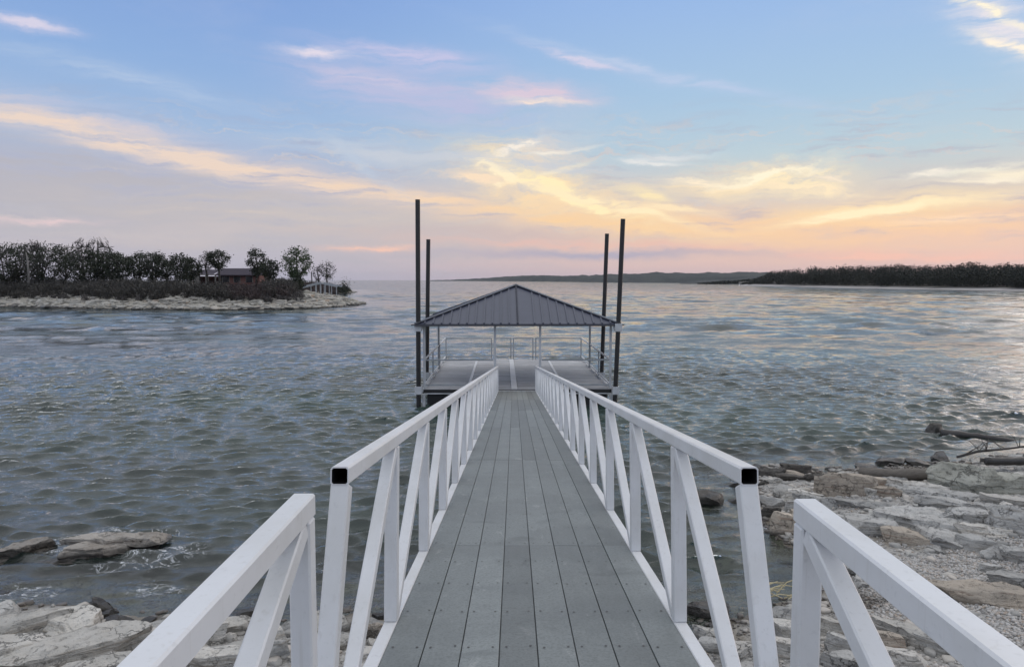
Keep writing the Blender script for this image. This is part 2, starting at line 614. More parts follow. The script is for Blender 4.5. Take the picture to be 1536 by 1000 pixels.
M_lime = rock_mat('pale_limestone', (0.60, 0.57, 0.52), (0.48, 0.46, 0.42), (0.36, 0.31, 0.25))
M_grey = rock_mat('grey_limestone', (0.48, 0.47, 0.445), (0.37, 0.36, 0.34), (0.27, 0.245, 0.21))
M_tan = rock_mat('tan_limestone', (0.50, 0.43, 0.35), (0.38, 0.335, 0.28), (0.24, 0.16, 0.115))
M_dark = rock_mat('dark_wet_rock', (0.12, 0.11, 0.098), (0.075, 0.066, 0.056), (0.045, 0.036, 0.03), 0.12)
M_green = rock_mat('mossy_limestone', (0.36, 0.355, 0.31), (0.27, 0.265, 0.225), (0.19, 0.18, 0.14))
M_layer = rock_mat('layered_lake_rock', (0.40, 0.37, 0.33), (0.25, 0.222, 0.19), (0.10, 0.068, 0.05), 0.05, 9.0)
M_bank = rock_mat('bank_limestone', (0.48, 0.46, 0.41), (0.34, 0.32, 0.285), (0.27, 0.21, 0.16), 0.25)


def leaf_mat(name, ca, cb):
    m, T, out = new_mat(name)
    p = T.node('ShaderNodeNewGeometry').outputs['Position']
    c = T.mix(T.smooth(T.noise(p, 0.9, 3, 0.6), 0.3, 0.7), ca, cb)
    pbsdf(T, out, c, 0.75)
    return m


M_oak = leaf_mat('dark_oak_leaf', (0.022, 0.028, 0.016), (0.040, 0.048, 0.026))
M_leaf = leaf_mat('green_leaf', (0.040, 0.062, 0.026), (0.066, 0.095, 0.038))
M_bare = leaf_mat('bare_twigs', (0.062, 0.054, 0.050), (0.095, 0.085, 0.078))
M_bark = leaf_mat('bark', (0.040, 0.034, 0.029), (0.068, 0.058, 0.050))
M_deadwood = leaf_mat('grey_dead_wood', (0.16, 0.145, 0.13), (0.24, 0.22, 0.20))
M_brush = leaf_mat('dark_brush', (0.040, 0.037, 0.032), (0.070, 0.062, 0.052))
M_redbrush = leaf_mat('reddish_brush', (0.060, 0.042, 0.040), (0.085, 0.060, 0.055))
M_wood_far = leaf_mat('far_wood_leaf', (0.014, 0.016, 0.012), (0.030, 0.032, 0.020))
M_straw = leaf_mat('dry_straw', (0.52, 0.44, 0.26), (0.62, 0.55, 0.36))
m, T, out = new_mat('weathered_log')
p = coords(T)
gr = T.noise(T.mapping(p, scale=(2, 30, 30)), 1.0, 5, 0.65)
z = T.node('ShaderNodeSeparateXYZ', {0: T.node('ShaderNodeNewGeometry').outputs['Position']}).outputs[2]
c = T.mix(gr, (0.055, 0.047, 0.040), (0.22, 0.195, 0.165))
c = T.mix(T.smooth(z, 0.08, 0.28, 0.85, 0.0), c, (0.03, 0.026, 0.022))
pbsdf(T, out, c, 0.7, gr, 0.02, 0.7)
M_log = m
m, T, out = new_mat('wet_log')
gr = T.noise(T.mapping(coords(T), scale=(2, 25, 25)), 1.0, 5, 0.65)
pbsdf(T, out, T.mix(gr, (0.018, 0.016, 0.015), (0.05, 0.045, 0.04)), 0.4, gr, 0.02, 0.7)
M_wetlog = m
# ------------------------------------------------------------------ shore terrain
def poly_sd(px, py, poly):
    """Signed distance of points to a closed polygon, positive inside."""
    x = np.asarray(px, float)
    y = np.asarray(py, float)
    best = np.full(x.shape, 1e18)
    ins = np.zeros(x.shape, bool)
    n = len(poly)
    for i in range(n):
        ax, ay = poly[i]
        bx, by = poly[(i + 1) % n]
        dx, dy = bx - ax, by - ay
        L = dx * dx + dy * dy + 1e-12
        t = np.clip(((x - ax) * dx + (y - ay) * dy) / L, 0, 1)
        best = np.minimum(best, (x - ax - t * dx) ** 2 + (y - ay - t * dy) ** 2)
        cr = ((ay > y) != (by > y)) & (x < dx * (y - ay) / (dy if abs(dy) > 1e-12 else 1e-12) + ax)
        ins ^= cr
    d = np.sqrt(best)
    return np.where(ins, d, -d)


SHORE_PX = [(-500, 890), (-200, 905), (0, 924), (75, 930), (120, 948), (200, 947), (270, 938), (330, 940), (420, 934),
            (520, 930), (600, 938), (760, 930), (900, 932), (1000, 930), (1060, 940), (1120, 944), (1180, 928), (1235, 905),
            (1264, 880), (1283, 862), (1270, 846), (1240, 834), (1212, 815), (1185, 806), (1160, 788), (1146, 765),
            (1140, 738), (1150, 718), (1178, 706), (1250, 703), (1330, 706), (1420, 702), (1500, 692), (1600, 676),
            (1900, 640), (2600, 610)]
SHORE = [tuple(at_z(a, b, 0.0)[:2]) for a, b in SHORE_PX] + [(60, 12), (60, -40), (-60, -40), (-60, 7)]


def ground_z(x, y):
    x = np.atleast_1d(np.asarray(x, float))
    y = np.atleast_1d(np.asarray(y, float))
    sd = poly_sd(x, y, SHORE)
    land = 0.03 + 0.085 * np.minimum(sd, 4.0) + 0.30 * np.maximum(sd - 4.0, 0)
    land = np.minimum(land, 2.7)
    sea = 0.03 + 0.16 * np.maximum(sd, -1.2) + 0.42 * np.minimum(sd + 1.2, 0)
    sea = np.maximum(sea, -3.5)
    z = np.where(sd > 0, land, sea)
    p = np.stack([x, y, np.zeros_like(x)], 1)
    amp = np.clip(0.06 + 0.02 * sd, 0.02, 0.08)
    z = z + amp * fbm(p * 0.9, 3) + 0.018 * fbm(p * 5.0 + 9.0, 2)
    return z


def on_ground(px, py, lift=0.0):
    d = ray(px, py)
    ts = np.linspace(3.0, 40.0, 1500)
    X, Y, Z = d.x * ts, d.y * ts, EYE + d.z * ts
    g = np.maximum(ground_z(X, Y), 0.0) + lift
    k = int(np.argmax(Z <= g))
    if k == 0:
        return at_z(px, py, 0.0)
    return Vector((X[k], Y[k], float(g[k])))


gx = np.concatenate([np.arange(-40, -15, 1.0), np.arange(-15, 22, 0.11), np.arange(22, 46, 1.0)])
gy = np.concatenate([np.arange(-30, -2, 1.0), np.arange(-2, 23, 0.11), np.arange(23, 46, 1.2)])
GX, GY = np.meshgrid(gx, gy)
GZ = ground_z(GX.ravel(), GY.ravel())
nx_, ny_ = len(gx), len(gy)
ii = np.arange(nx_ * ny_).reshape(ny_, nx_)
qd = np.stack([ii[:-1, :-1].ravel(), ii[:-1, 1:].ravel(), ii[1:, 1:].ravel(), ii[1:, :-1].ravel()], 1)

m, T, out = new_mat('stony_shore')
pos = T.node('ShaderNodeNewGeometry').outputs['Position']
n1 = T.noise(pos, 1.1, 5, 0.6)
n2 = T.noise(pos, 22.0, 4, 0.7)
vor = T.node('ShaderNodeTexVoronoi', {'Vector': pos, 'Scale': 26.0}).outputs['Distance']
z = T.node('ShaderNodeSeparateXYZ', {0: pos}).outputs[2]
dry = T.mix(T.smooth(n2, 0.35, 0.65), (0.47, 0.455, 0.43), (0.30, 0.29, 0.275))
dry = T.mix(T.smooth(n1, 0.5, 0.75), dry, (0.30, 0.265, 0.22))
wet = T.mix(T.smooth(n1, 0.35, 0.65), (0.10, 0.085, 0.065), (0.24, 0.205, 0.15))
wet = T.mix(T.smooth(n2, 0.55, 0.7), wet, (0.03, 0.026, 0.022))
deep = T.mix(n1, (0.035, 0.055, 0.052), (0.05, 0.075, 0.068))
wet = T.mix(T.smooth(z, -0.7, -0.2, 1.0, 0.0), wet, deep)
zz = T.m('ADD', z, T.m('MULTIPLY', T.m('SUBTRACT', n1, 0.5), 0.12))
c = T.mix(T.smooth(zz, 0.0, 0.07), wet, dry)
h = T.m('ADD', T.m('MULTIPLY', vor, 0.8), n2)
pbsdf(T, out, c, T.smooth(zz, 0.0, 0.07, 0.35, 0.9), h, 0.03, 0.8)
M_shore = m
tag(link('shore_ground', np_mesh('shore_ground', np.stack([GX.ravel(), GY.ravel(), GZ], 1), qd, M_shore, True)), kind='structure')

# the lake bed further out, one sheet to the horizon
m, T, out = new_mat('lake_bed')
pbsdf(T, out, T.mix(T.noise(T.node('ShaderNodeNewGeometry').outputs['Position'], 0.3), (0.03, 0.05, 0.048), (0.045, 0.07, 0.064)), 0.9)
bed = MB()
bed.add([(-7500, -60, -3.6), (7500, -60, -3.6), (7500, 7500, -3.6), (-7500, 7500, -3.6)], [(0, 1, 2, 3)])
tag(bed.build('lake_bed', m), kind='structure')

# ------------------------------------------------------------------ water
ISLAND_PX = [(-900, 448), (-300, 455), (0, 460.5), (60, 462), (150, 464), (300, 465.5), (400, 465), (480, 462.5), (528, 458.5),
             (551, 455.8), (530, 452.8), (500, 450), (470, 448), (462, 445), (480, 442.5), (520, 440.3), (537, 438), (522, 434.5),
             (480, 432.5), (300, 431.5), (-300, 431), (-900, 433)]
ISLAND = [tuple(at_z(a, b, 0.0)[:2]) for a, b in ISLAND_PX]

ang = np.concatenate([np.arange(-86, -40, 1.5), np.arange(-40, 40.01, 0.15), np.arange(41.5, 87, 1.5)])
ds = [1.5]
while ds[-1] < 420:
    ds.append(ds[-1] + 0.5 if ds[-1] < 6.5 else ds[-1] * (1.0040 + 0.0042 * min(max((ds[-1] - 35) / 90, 0), 1)))
while ds[-1] < 7000:
    ds.append(ds[-1] * 1.05)
ds = np.array(ds)
AA, DD = np.meshgrid(np.radians(ang), ds)
WX = (DD * np.sin(AA)).ravel()
WY = (DD * np.cos(AA)).ravel()
D_ = DD.ravel()
near = (D_ < 40) & (np.abs(WX) < 30)
depth = np.full(WX.shape, 4.0)
depth[near] = np.maximum(-ground_z(WX[near], WY[near]), -1.0)
fardist = np.full(WX.shape, 99.0)
isl = (D_ > 90) & (D_ < 330) & (WX < 0)
fardist[isl] = -poly_sd(WX[isl], WY[isl], ISLAND)
cell = D_ * (0.0040 + 0.0042 * np.clip((D_ - 35) / 90, 0, 1)) + 0.005
wz = np.zeros_like(WX)
offx = np.zeros_like(WX)
offy = np.zeros_like(WX)
wr = np.random.default_rng(21)
calm = np.clip(depth / 0.3, 0.15, 1.0)
gust = 1.0 + 0.40 * fbm(np.stack([WX * 0.045, WY * 0.075, np.zeros_like(WX)], 1), 3)
fetch = np.clip((D_ - 28) / 45, 0, 1)
inshore = np.clip((D_ - 12) / 30, 0.25, 1)
for k in range(165):
    if k < 90:
        lam = 0.19 * (0.72 / 0.19) ** wr.random()
        slope = 0.105
    elif k >= 120:                       # longer waves out where the wind has run further
        lam = 1.6 * (7.5 / 1.6) ** wr.random()
        slope = 0.026
    else:
        lam = 0.72 * (2.2 / 0.72) ** wr.random()
        slope = 0.019
    th = R(-90) + wr.normal(0, 0.34) + 0.12
    kx, ky = math.cos(th) * 2 * math.pi / lam, math.sin(th) * 2 * math.pi / lam
    a = slope * lam / (2 * math.pi)
    fade = np.clip((lam / cell - 2.2) / 2.2, 0, 1)
    ph = kx * WX + ky * WY + wr.random() * 2 * math.pi
    g_ = a * fade * calm * gust * (fetch if k >= 120 else 1.0 if k < 90 else inshore)
    wz += g_ * np.sin(ph)
    offx += 0.8 * g_ * math.cos(th) * np.cos(ph)
    offy += 0.8 * g_ * math.sin(th) * np.cos(ph)
    # (crests are drawn together so they are sharper than the troughs)
for k in range(5):                       # a low swell under the chop
    lam = 7 + 7 * wr.random()
    th = R(-90) + wr.normal(0, 0.25)
    a = 0.007 * lam / (2 * math.pi)
    wz += a * calm * fetch * np.sin(2 * math.pi / lam * (math.cos(th) * WX + math.sin(th) * WY) + 6.28 * wr.random()) * np.clip((lam / cell - 2.4) / 3.0, 0, 1)
sheltered = np.clip(fardist / 14.0, 0.25, 1.0)
wz *= sheltered
# foam where waves break on the near rocks
FOAM_AT = [(150, 803, 0.7), (215, 803, 0.7), (256, 828, 0.7), (40, 889, 0.5), (235, 885, 0.4), (90, 818, 0.7), (205, 848, 0.6), (1160, 790, 0.5), (1180, 745, 0.4), (10, 893, .4)]
foam = np.zeros_like(WX)
chopv = np.clip((D_ - 26) / 80, 0.0, 1.0) ** 0.7 * np.clip(sheltered + 0.15, 0, 1)
for a_, b_, r_ in FOAM_AT:
    p_ = at_z(a_, b_, 0)
    foam = np.maximum(foam, np.exp(-(((WX - p_.x) / r_) ** 2 + ((WY - p_.y) / (0.45 * r_)) ** 2)))
nr, nc = DD.shape
ii = np.arange(nr * nc).reshape(nr, nc)
qd = np.stack([ii[:-1, :-1].ravel(), ii[:-1, 1:].ravel(), ii[1:, 1:].ravel(), ii[1:, :-1].ravel()], 1)

m, T, out = new_mat('lake_water')
pos = T.node('ShaderNodeNewGeometry').outputs['Position']
dep = T.node('ShaderNodeAttribute', attribute_name='water_depth').outputs['Fac']
foa = T.node('ShaderNodeAttribute', attribute_name='foam').outputs['Fac']
r1 = T.noise(T.mapping(pos, rot=(0, 0, R(8)), scale=(1.6, 3.4, 1)), 1.0, 6, 0.62, 0.25)
r2 = T.noise(T.mapping(pos, rot=(0, 0, R(-6)), scale=(7.0, 13.0, 1)), 1.0, 4, 0.6, 0.3)
r3 = T.noise(T.mapping(pos, scale=(0.35, 0.9, 1)), 1.0, 5, 0.6)
hgt = T.m('ADD', T.m('MULTIPLY', r1, 0.5), T.m('ADD', T.m('MULTIPLY', r2, 0.11), T.m('MULTIPLY', r3, 0.3)))
bp0 = T.node('ShaderNodeBump', {'Strength': 1.0, 'Distance': 0.09, 'Height': hgt})
# chop too small for the mesh: slopes from noise, stronger where the wind has more water behind it
chop = T.node('ShaderNodeAttribute', attribute_name='chop').outputs['Fac']
sl = T.noise(T.mapping(pos, rot=(0, 0, R(5)), scale=(0.16, 0.30, 1)), 1.0, 8, 0.80, 0.2, out=1)
sl = T.node('ShaderNodeVectorMath', {0: sl, 1: (0.5, 0.5, 0.5)}, operation='SUBTRACT').outputs[0]
sl = T.node('ShaderNodeVectorMath', {0: sl, 1: (0.9, 1.9, 0.0)}, operation='MULTIPLY').outputs[0]
slv = T.node('ShaderNodeVectorMath', {0: sl}, operation='SCALE')
T.l.new(chop, slv.inputs['Scale'])
bp = T.node('ShaderNodeVectorMath', {0: T.node('ShaderNodeVectorMath', {0: bp0.outputs[0], 1: slv.outputs[0]}, operation='ADD').outputs[0]}, operation='NORMALIZE')
streak_n = T.noise(T.mapping(pos, scale=(0.02, 0.07, 1)), 1.0, 4, 0.6)
body = T.mix(T.smooth(streak_n, 0.42, 0.62), (0.036, 0.049, 0.044), (0.038, 0.068, 0.056))
dif = T.node('ShaderNodeBsdfDiffuse', {'Color': body, 'Normal': bp.outputs[0]})
clear = T.node('ShaderNodeBsdfRefraction', {'Color': (0.80, 0.92, 0.88, 1), 'IOR': 1.33, 'Roughness': 0.0, 'Normal': bp.outputs[0]})
murk = T.m('SUBTRACT', 1.0, T.m('POWER', math.e, T.m('MULTIPLY', T.m('MAXIMUM', dep, 0.0), -0.95)))
under = T.node('ShaderNodeMixShader', {0: murk, 1: clear.outputs[0], 2: dif.outputs[0]})
glo = T.node('ShaderNodeBsdfGlossy', {'Color': (1, 1, 1, 1), 'Roughness': T.m('MULTIPLY_ADD', chop, 0.05, 0.025), 'Normal': bp.outputs[0]})
fr = T.node('ShaderNodeFresnel', {'IOR': 1.55, 'Normal': bp.outputs[0]})
wat = T.node('ShaderNodeMixShader', {0: fr.outputs[0], 1: under.outputs[0], 2: glo.outputs[0]})
fn = T.noise(T.mapping(pos, scale=(9, 14, 4)), 1.0, 6, 0.72, 0.6)
fl = T.m('ABSOLUTE', T.m('SUBTRACT', T.noise(T.mapping(pos, scale=(3.2, 5.5, 2)), 1.0, 5, 0.6, 0.9), 0.5))
ff = T.m('MULTIPLY', T.smooth(fl, 0.0, 0.045, 1.0, 0.0), T.smooth(fn, 0.40, 0.62))
ff = T.m('MULTIPLY', ff, T.smooth(foa, 0.12, 0.65))
fdif = T.node('ShaderNodeBsdfDiffuse', {'Color': (0.72, 0.74, 0.76, 1)})
fin = T.node('ShaderNodeMixShader', {0: ff, 1: wat.outputs[0], 2: fdif.outputs[0]})
T.l.new(fin.outputs[0], out.inputs['Surface'])
M_water = m
me = np_mesh('lake_water', np.stack([WX + offx, WY + offy, wz], 1), qd, M_water, True, {'water_depth': depth, 'foam': foam, 'chop': chopv})
tag(link('lake_water', me), kind='structure')

# ------------------------------------------------------------------ gangway
S = math.atan(113.5 / F)
S = R(PITCH) + math.atan(33.0 / F)
HG = 1.15                                    # eye above the gangway's plane
foot = Vector((0, -HG * math.sin(S), EYE - HG * math.cos(S)))
gang = thing('gangway', 'long white railed gangway with grey deck boards sloping down to the covered dock', 'gangway',
             foot, (-S, 0, 0))
T0, T1 = 1.95, 24.15
XL, XR = -0.533, 0.718                       # centre lines of the two railings
DL, DR = -0.505, 0.690
TW = 0.056
NB = 8
bw = (DR - DL) / NB
joints = [T0, 4.52, 8.2, 11.9, 15.6, 19.3, T1]
for j in range(len(joints) - 1):
    L0, L1 = joints[j] + 0.0015, joints[j + 1] - 0.0015
    mb = MB()
    hw = bw / 2
    prof = [(-hw + 0.0035, 0), (hw - 0.0035, 0), (hw - 0.002, -0.002), (hw - 0.002, -0.016), (hw - 0.0002, -0.016), (hw - 0.0002, -0.026), (-hw + 0.0002, -0.026), (-hw + 0.0002, -0.016), (-hw + 0.002, -0.016), (-hw + 0.002, -0.002)]
    n = len(prof)
    vv = [(a, y, b) for y in (0.0, L1 - L0) for a, b in prof]
    fc = [(k, (k + 1) % n, n + (k + 1) % n, n + k) for k in range(n)] + [tuple(reversed(range(n))), tuple(range(n, 2 * n))]
    me = mb.add(vv, fc).mesh('deck_board', M_deck)
    for b in range(NB):
        link('deck_board', me, gang, (DL + (b + 0.5) * bw, L0, random.uniform(-0.001, 0.001)))
# screws, two to a board on every joist
mb = MB()
t = T0 + 0.2
while t < 16:
    for b in range(NB):
        for s_ in (-1, 1):
            x0 = DL + (b + 0.5) * bw + s_ * bw * 0.32
            y0 = t + random.uniform(-0.012, 0.012)
            nn = 6
            mb.add([(x0 + 0.0055 * math.cos(6.2832 * k / nn), y0 + 0.0065 * math.sin(6.2832 * k / nn), 0.0022) for k in range(nn)], [tuple(range(nn))])
    t += 0.405
tag(mb.build('deck_screws', M_screw, gang), kind='stuff')
# frame under the boards
for x in np.linspace(DL + 0.05, DR - 0.05, 4):
    MB().box(x - 0.03, x + 0.03, T0, T1, -0.13, -0.03).build('stringer', M_grey_post, gang)
RH = 0.81                                    # top of the railing above the boards
post_ts = [2.27 + TW / 2] + [3.25 + 1.16 * k for k in range(18)] + [T1 - TW / 2]
post_ts = [p for i, p in enumerate(post_ts) if i in (0, 19) or p < T1 - 0.5]
BR = 0.012                                   # bottom rail stands a little above the boards
pm = MB().box(-TW / 2, TW / 2, -TW / 2, TW / 2, BR - 0.01, RH - TW - 0.001, 0.004).mesh('railing_post', M_white)


def hollow_tube(w, L, wall=0.004):
    """Square tube along +y, open at y = 0."""
    c = 0.006
    h = w / 2
    o_ = [(-h + c, -h), (h - c, -h), (h, -h + c), (h, h - c), (h - c, h), (-h + c, h), (-h, h - c), (-h, -h + c)]
    s = (h - wall) / h
    i_ = [(a * s, b * s) for a, b in o_]
    v = [(a, 0, b) for a, b in o_] + [(a, L, b) for a, b in o_] + [(a, 0, b) for a, b in i_] + [(a, min(0.6, L * 0.8), b) for a, b in i_]
    f = []
    for k in range(8):
        k2 = (k + 1) % 8
        f += [(k, k2, 8 + k2, 8 + k), (k2, k, 16 + k, 16 + k2), (16 + k2, 16 + k, 24 + k, 24 + k2)]
    f += [tuple(range(8, 16)), tuple(reversed(range(24, 32)))]
    return v, f                           # faces 2, 5, 8 ... 23 and the last are the bare inside of the tube, coloured black for its shade


for X in (XL, XR):
    L = T1 - 2.27
    me = np_mesh('top_rail', *hollow_tube(TW, L), [M_white, M_black])
    for k_ in list(range(2, 24, 3)) + [25]:
        me.polygons[k_].material_index = 1
    link('top_rail', me, gang, (X, 2.27, RH - TW / 2))
    MB().box(X - TW / 2, X + TW / 2, T0, T1, BR - 0.056, BR - 0.0105, 0.004).build('bottom_rail', M_white, gang)
    for t in post_ts[1:]:
        link('railing_post', pm, gang, (X, t, 0))
    # the end post rakes back towards the landing
    MB().bar((X, 2.04, BR - 0.009), (X, 2.30, RH - TW - 0.004), TW, TW, 0.004, up=(0, 1, 0)).build('railing_post', M_white, gang)
    for a, b in zip(post_ts[:-1], post_ts[1:]):
        ya, yb = a + TW * 0.5 + 0.005, b - TW * 0.5 - 0.002
        v0, v1 = Vector((X, ya, BR)), Vector((X, yb, RH - TW - 0.012))
        MB().bar(v0, v1, TW - 0.006, TW - 0.008, 0.004).build('diagonal_brace', M_white, gang)
MB().box(DL - 0.02, DR + 0.02, T1 + 0.002, T1 + 0.12, -0.01, 0.012, 0.003).build('end_plate', M_white, gang)

# ------------------------------------------------------------------ landing the camera stands on
LZ = 2.80
land = thing('landing_platform', 'near landing with two level white handrails whose square ends stop short of the gangway', 'landing', (0, 0, LZ))
RT = EYE - 0.524 - LZ
for X, ye in ((-0.5175, 1.79), (0.7005, 1.75)):
    w = 0.056
    MB().box(X - w / 2, X + w / 2, -3.0, ye, RT - w, RT, 0.005).build('top_rail', M_white, land)
    for yp in (ye - w / 2, ye - 1.6, ye - 3.2):
        MB().box(X - w / 2 + 0.0015, X + w / 2 - 0.0015, yp - w / 2 + 0.0015, yp + w / 2 - 0.0015, 0.0, RT - w - 0.001, 0.005).build('railing_post', M_white, land)
    for yp in (ye, ye - 1.6):
        MB().bar((X, yp - w - 0.006, RT - w - 0.012), (X, yp - 1.6 + 0.02, 0.03), w - 0.008, w - 0.008, 0.004).build('diagonal_brace', M_white, land)
    MB().box(X - w / 2, X + w / 2, -3.0, ye, -0.06, -0.001, 0.005).build('bottom_rail', M_white, land)
bm_ = MB().box(-0.074, 0.074, 0, 4.6, -0.026, 0, 0.002).mesh('deck_board', M_deck)
for b in range(8):
    link('deck_board', bm_, land, (DL + (b + 0.5) * bw, -3.0, -0.03))
for X in (-0.45, 0.63):
    for Y in (1.35, -1.5):
        MB().box(X - 0.06, X + 0.06, Y - 0.06, Y + 0.06, -2.6, -0.061).build('support_leg', M_grey_post, land)
MB().box(-0.49, 0.67, 1.50, 1.72, -0.16, -0.062).build('end_beam', M_grey_post, land)

# ------------------------------------------------------------------ covered dock
DZ = 0.565
dock = thing('boat_dock', 'floating dock under a dark grey hip roof at the end of the gangway', 'boat dock', (0.12, 24.3, DZ), (0, 0, R(0.86)))
HX, DY = 3.13, 9.2
xs = [-HX, -1.66, -0.2, 0.02, 1.56, HX]
npl = 48
pw = DY / npl
bays = [(-HX + 0.02, -1.70), (-1.60, -0.215), (0.005, 1.51), (1.61, HX - 0.02)]
for a, b in bays:
    me = MB().box(0, b - a, 0, pw - 0.02, -0.035, 0, 0.003).mesh('plank', M_plank)
    for k in range(npl):
        link('plank', me, dock, (a, 0.02 + k * pw, random.uniform(-0.003, 0.003)))
for a, b in ((-1.70, -1.60), (-0.21, 0.0), (1.51, 1.61)):
    MB().box(a + 0.003, b - 0.003, -0.01, DY, -0.03, 0.012, 0.004).build('cover_strip', M_white, dock)
MB().box(-HX, HX, -0.03, 0.0, -0.125, -0.012).build('front_fascia', M_black, dock)
MB().box(-HX, HX, DY + 0.02, DY + 0.05, -0.14, -0.002).build('rear_fascia', M_alu, dock)
for s_ in (-1, 1):
    MB().box(s_ * (HX + 0.02) - 0.02, s_ * (HX + 0.02) + 0.02, 0, DY, -0.14, -0.002).build('side_beam', M_alu, dock)
MB().box(-HX + 0.05, HX - 0.05, -0.035, 0.01, -0.165, -0.13).build('front_channel', M_alu, dock)
for y0 in np.linspace(0.3, DY - 0.1, 9):
    MB().box(-HX + 0.05, HX - 0.05, y0 - 0.03, y0 + 0.03, -0.13, -0.045).build('joist', M_black, dock)
for a, b in ((-HX + 0.12, -1.65), (-1.55, -0.1), (0.0, 1.55), (1.65, HX - 0.12)):
    for c_, d_ in ((0.10, 3.0), (3.1, 6.0), (6.1, DY - 0.05)):
        MB().box(a, b, c_, d_, -0.66, -0.17, 0.05).build('float', M_float, dock)
EZ = 2.17
PW = 0.075


def dpost(x, y, z0, z1, w=PW, mat=None, name='roof_post'):
    return MB().box(x - w / 2, x + w / 2, y - w / 2, y + w / 2, z0, z1, 0.004).build(name, mat or M_alu, dock)


for x, y in ((-HX + 0.05, 0.06), (-0.745, 0.06), (0.745, 0.06), (HX - 0.05, 0.06)):
    dpost(x, y, 0.0, EZ - 0.09)
for x, y in ((-HX + 0.05, 5.5), (HX - 0.05, 5.9)):
    dpost(x, y, 0.0, EZ - 0.09, mat=M_grey_post)
for s_ in (-1, 1):
    MB().box(s_ * (HX - 0.05) - 0.04, s_ * (HX - 0.05) + 0.04, 0.02, 6.3, EZ - 0.085, EZ - 0.01).build('eave_beam', M_grey_post, dock)
for y0 in (0.06, 3.1, 6.25):
    MB().box(-HX + 0.1, HX - 0.1, y0 - 0.035, y0 + 0.035, EZ - 0.085, EZ - 0.012).build('cross_beam', M_grey_post, dock)
# railings: (from, to, top) each with top rail, low rail and end posts
rail_runs = [((-HX + 0.04, 0.12), (-HX + 0.04, DY - 0.1)), ((HX - 0.04, 0.12), (HX - 0.04, DY - 0.1)),
             ((-HX + 0.1, 0.06), (-0.80, 0.06)), ((0.80, 0.06), (HX - 0.1, 0.06)),
             ((-HX + 0.04, DY - 0.06), (-0.98, DY - 0.06)), ((-0.90, DY - 0.06), (-0.10, DY - 0.06)),
             ((-0.03, DY - 0.06), (0.90, DY - 0.06)), ((0.98, DY - 0.06), (HX - 0.04, DY - 0.06))]
for a, b in rail_runs:
    a, b = Vector(a), Vector(b)
    d = (b - a).normalized()
    for z in (0.96, 0.13):
        MB().bar((a.x, a.y, z), (b.x, b.y, z), 0.05, 0.05, 0.004).build('railing_bar', M_alu if abs(d.y) > .5 else M_grey_post, dock)
    L = (b - a).length
    k = max(1, round(L / 3.0)) if abs(d.y) > 0.5 else 1
    for i in range(k + 1):
        if (abs(d.y) > 0.5 and i == 0) or (abs(d.x) > .5 and a.y < 1):
            continue
        p = a + d * (0.025 + (L - 0.05) * i / k)
        if abs(d.y) > 0.5 and i == k:
            continue
        MB().box(p.x - 0.025, p.x + 0.025, p.y - 0.025, p.y + 0.025, 0.001, 0.934, 0.003).build('railing_post', M_grey_post, dock)
for s_ in (-1, 1):                          # kerb blocks under the side railings
    for k in range(5):
        y0 = 0.6 + k * 1.8
        MB().box(s_ * (HX - 0.05) - 0.045, s_ * (HX - 0.05) + 0.045, y0, y0 + 0.9, 0.002, 0.05, 0.004).build('kerb_block', M_white, dock)
    MB().box(s_ * (HX - 0.03) - 0.05, s_ * (HX - 0.03) + 0.05, -0.05, 0.02, -0.60, -0.168, 0.004).build('corner_plate', M_alu, dock)
# hip roof
A = 3.31
FY = -0.24
SL = 1.22 / A
roof = link('roof', None, dock, (0, FY + A, EZ))
sl = math.sqrt(1 + SL * SL)


def roof_side(rot):
    npan = 24
    w = 2 * A / npan
    for i in range(npan):
        xa, xb = -A + i * w, -A + (i + 1) * w
        la, lb = A - abs(xa), A - abs(xb)
        mb = MB()
        top = [(xa, -A, 0), (xb, -A, 0)]
        if lb > 1e-6:
            top.append((xb, -A + lb, lb * SL))
        if la > 1e-6:
            top.append((xa, -A + la, la * SL))
        n = len(top)
        v = top + [(a, b, c - 0.025) for a, b, c in top]
        mb.add(v, [tuple(range(n)), tuple(reversed(range(n, 2 * n)))] + [(k, n + k, n + (k + 1) % n, (k + 1) % n) for k in range(n)])
        xr, lr = (xa, la) if xa <= 0 else (xb, lb)
        if 0.06 < lr:
            xr = xa if xa < 0 else xb
            mb.bar((xr, -A + 0.004, 0.012), (xr, -A + lr - 0.03, (lr - 0.03) * SL + 0.012), 0.05, 0.045, 0.0, up=(0, -SL, 1))
        if i == npan // 2:
            mb.bar((0.0, -A + 0.004, 0.012), (0.0, -A + A - 0.03, (A - 0.03) * SL + 0.012), 0.05, 0.045, 0.0, up=(0, -SL, 1))
        mb.build('roof_panel', M_roof, roof, rot=(0, 0, rot))


for k in range(4):
    roof_side(k * math.pi / 2)
    ca, sa = (-1, -1), (1, -1)
    Mz = Matrix.Rotation(k * math.pi / 2, 4, 'Z')
    a_ = Mz @ Vector((-A - 0.02, -A - 0.02, 0.02))
    MB().bar(a_, (0, 0, A * SL + 0.035), 0.15, 0.035, 0.006).build('hip_cap', M_trim, roof)
    mb = MB().box(-A - 0.03, A + 0.03, -A - 0.035, -A - 0.002, -0.075, -0.008)
    mb.build('eave_trim', M_trim, roof, rot=(0, 0, k * math.pi / 2))
    if k in (0,):
        for s_ in (-1, 1):
            mb = MB().box(s_ * (A + 0.10) - 0.065, s_ * (A + 0.10) + 0.065, -A - 0.03, -A + 0.10, -0.05, -0.012)
            mb.build('eave_end', M_trim, roof)
MB().tube([(0, 0, A * SL - 0.02), (0, 0, A * SL + 0.06)], [0.16, 0.05], 8).build('peak_cap', M_trim, roof)

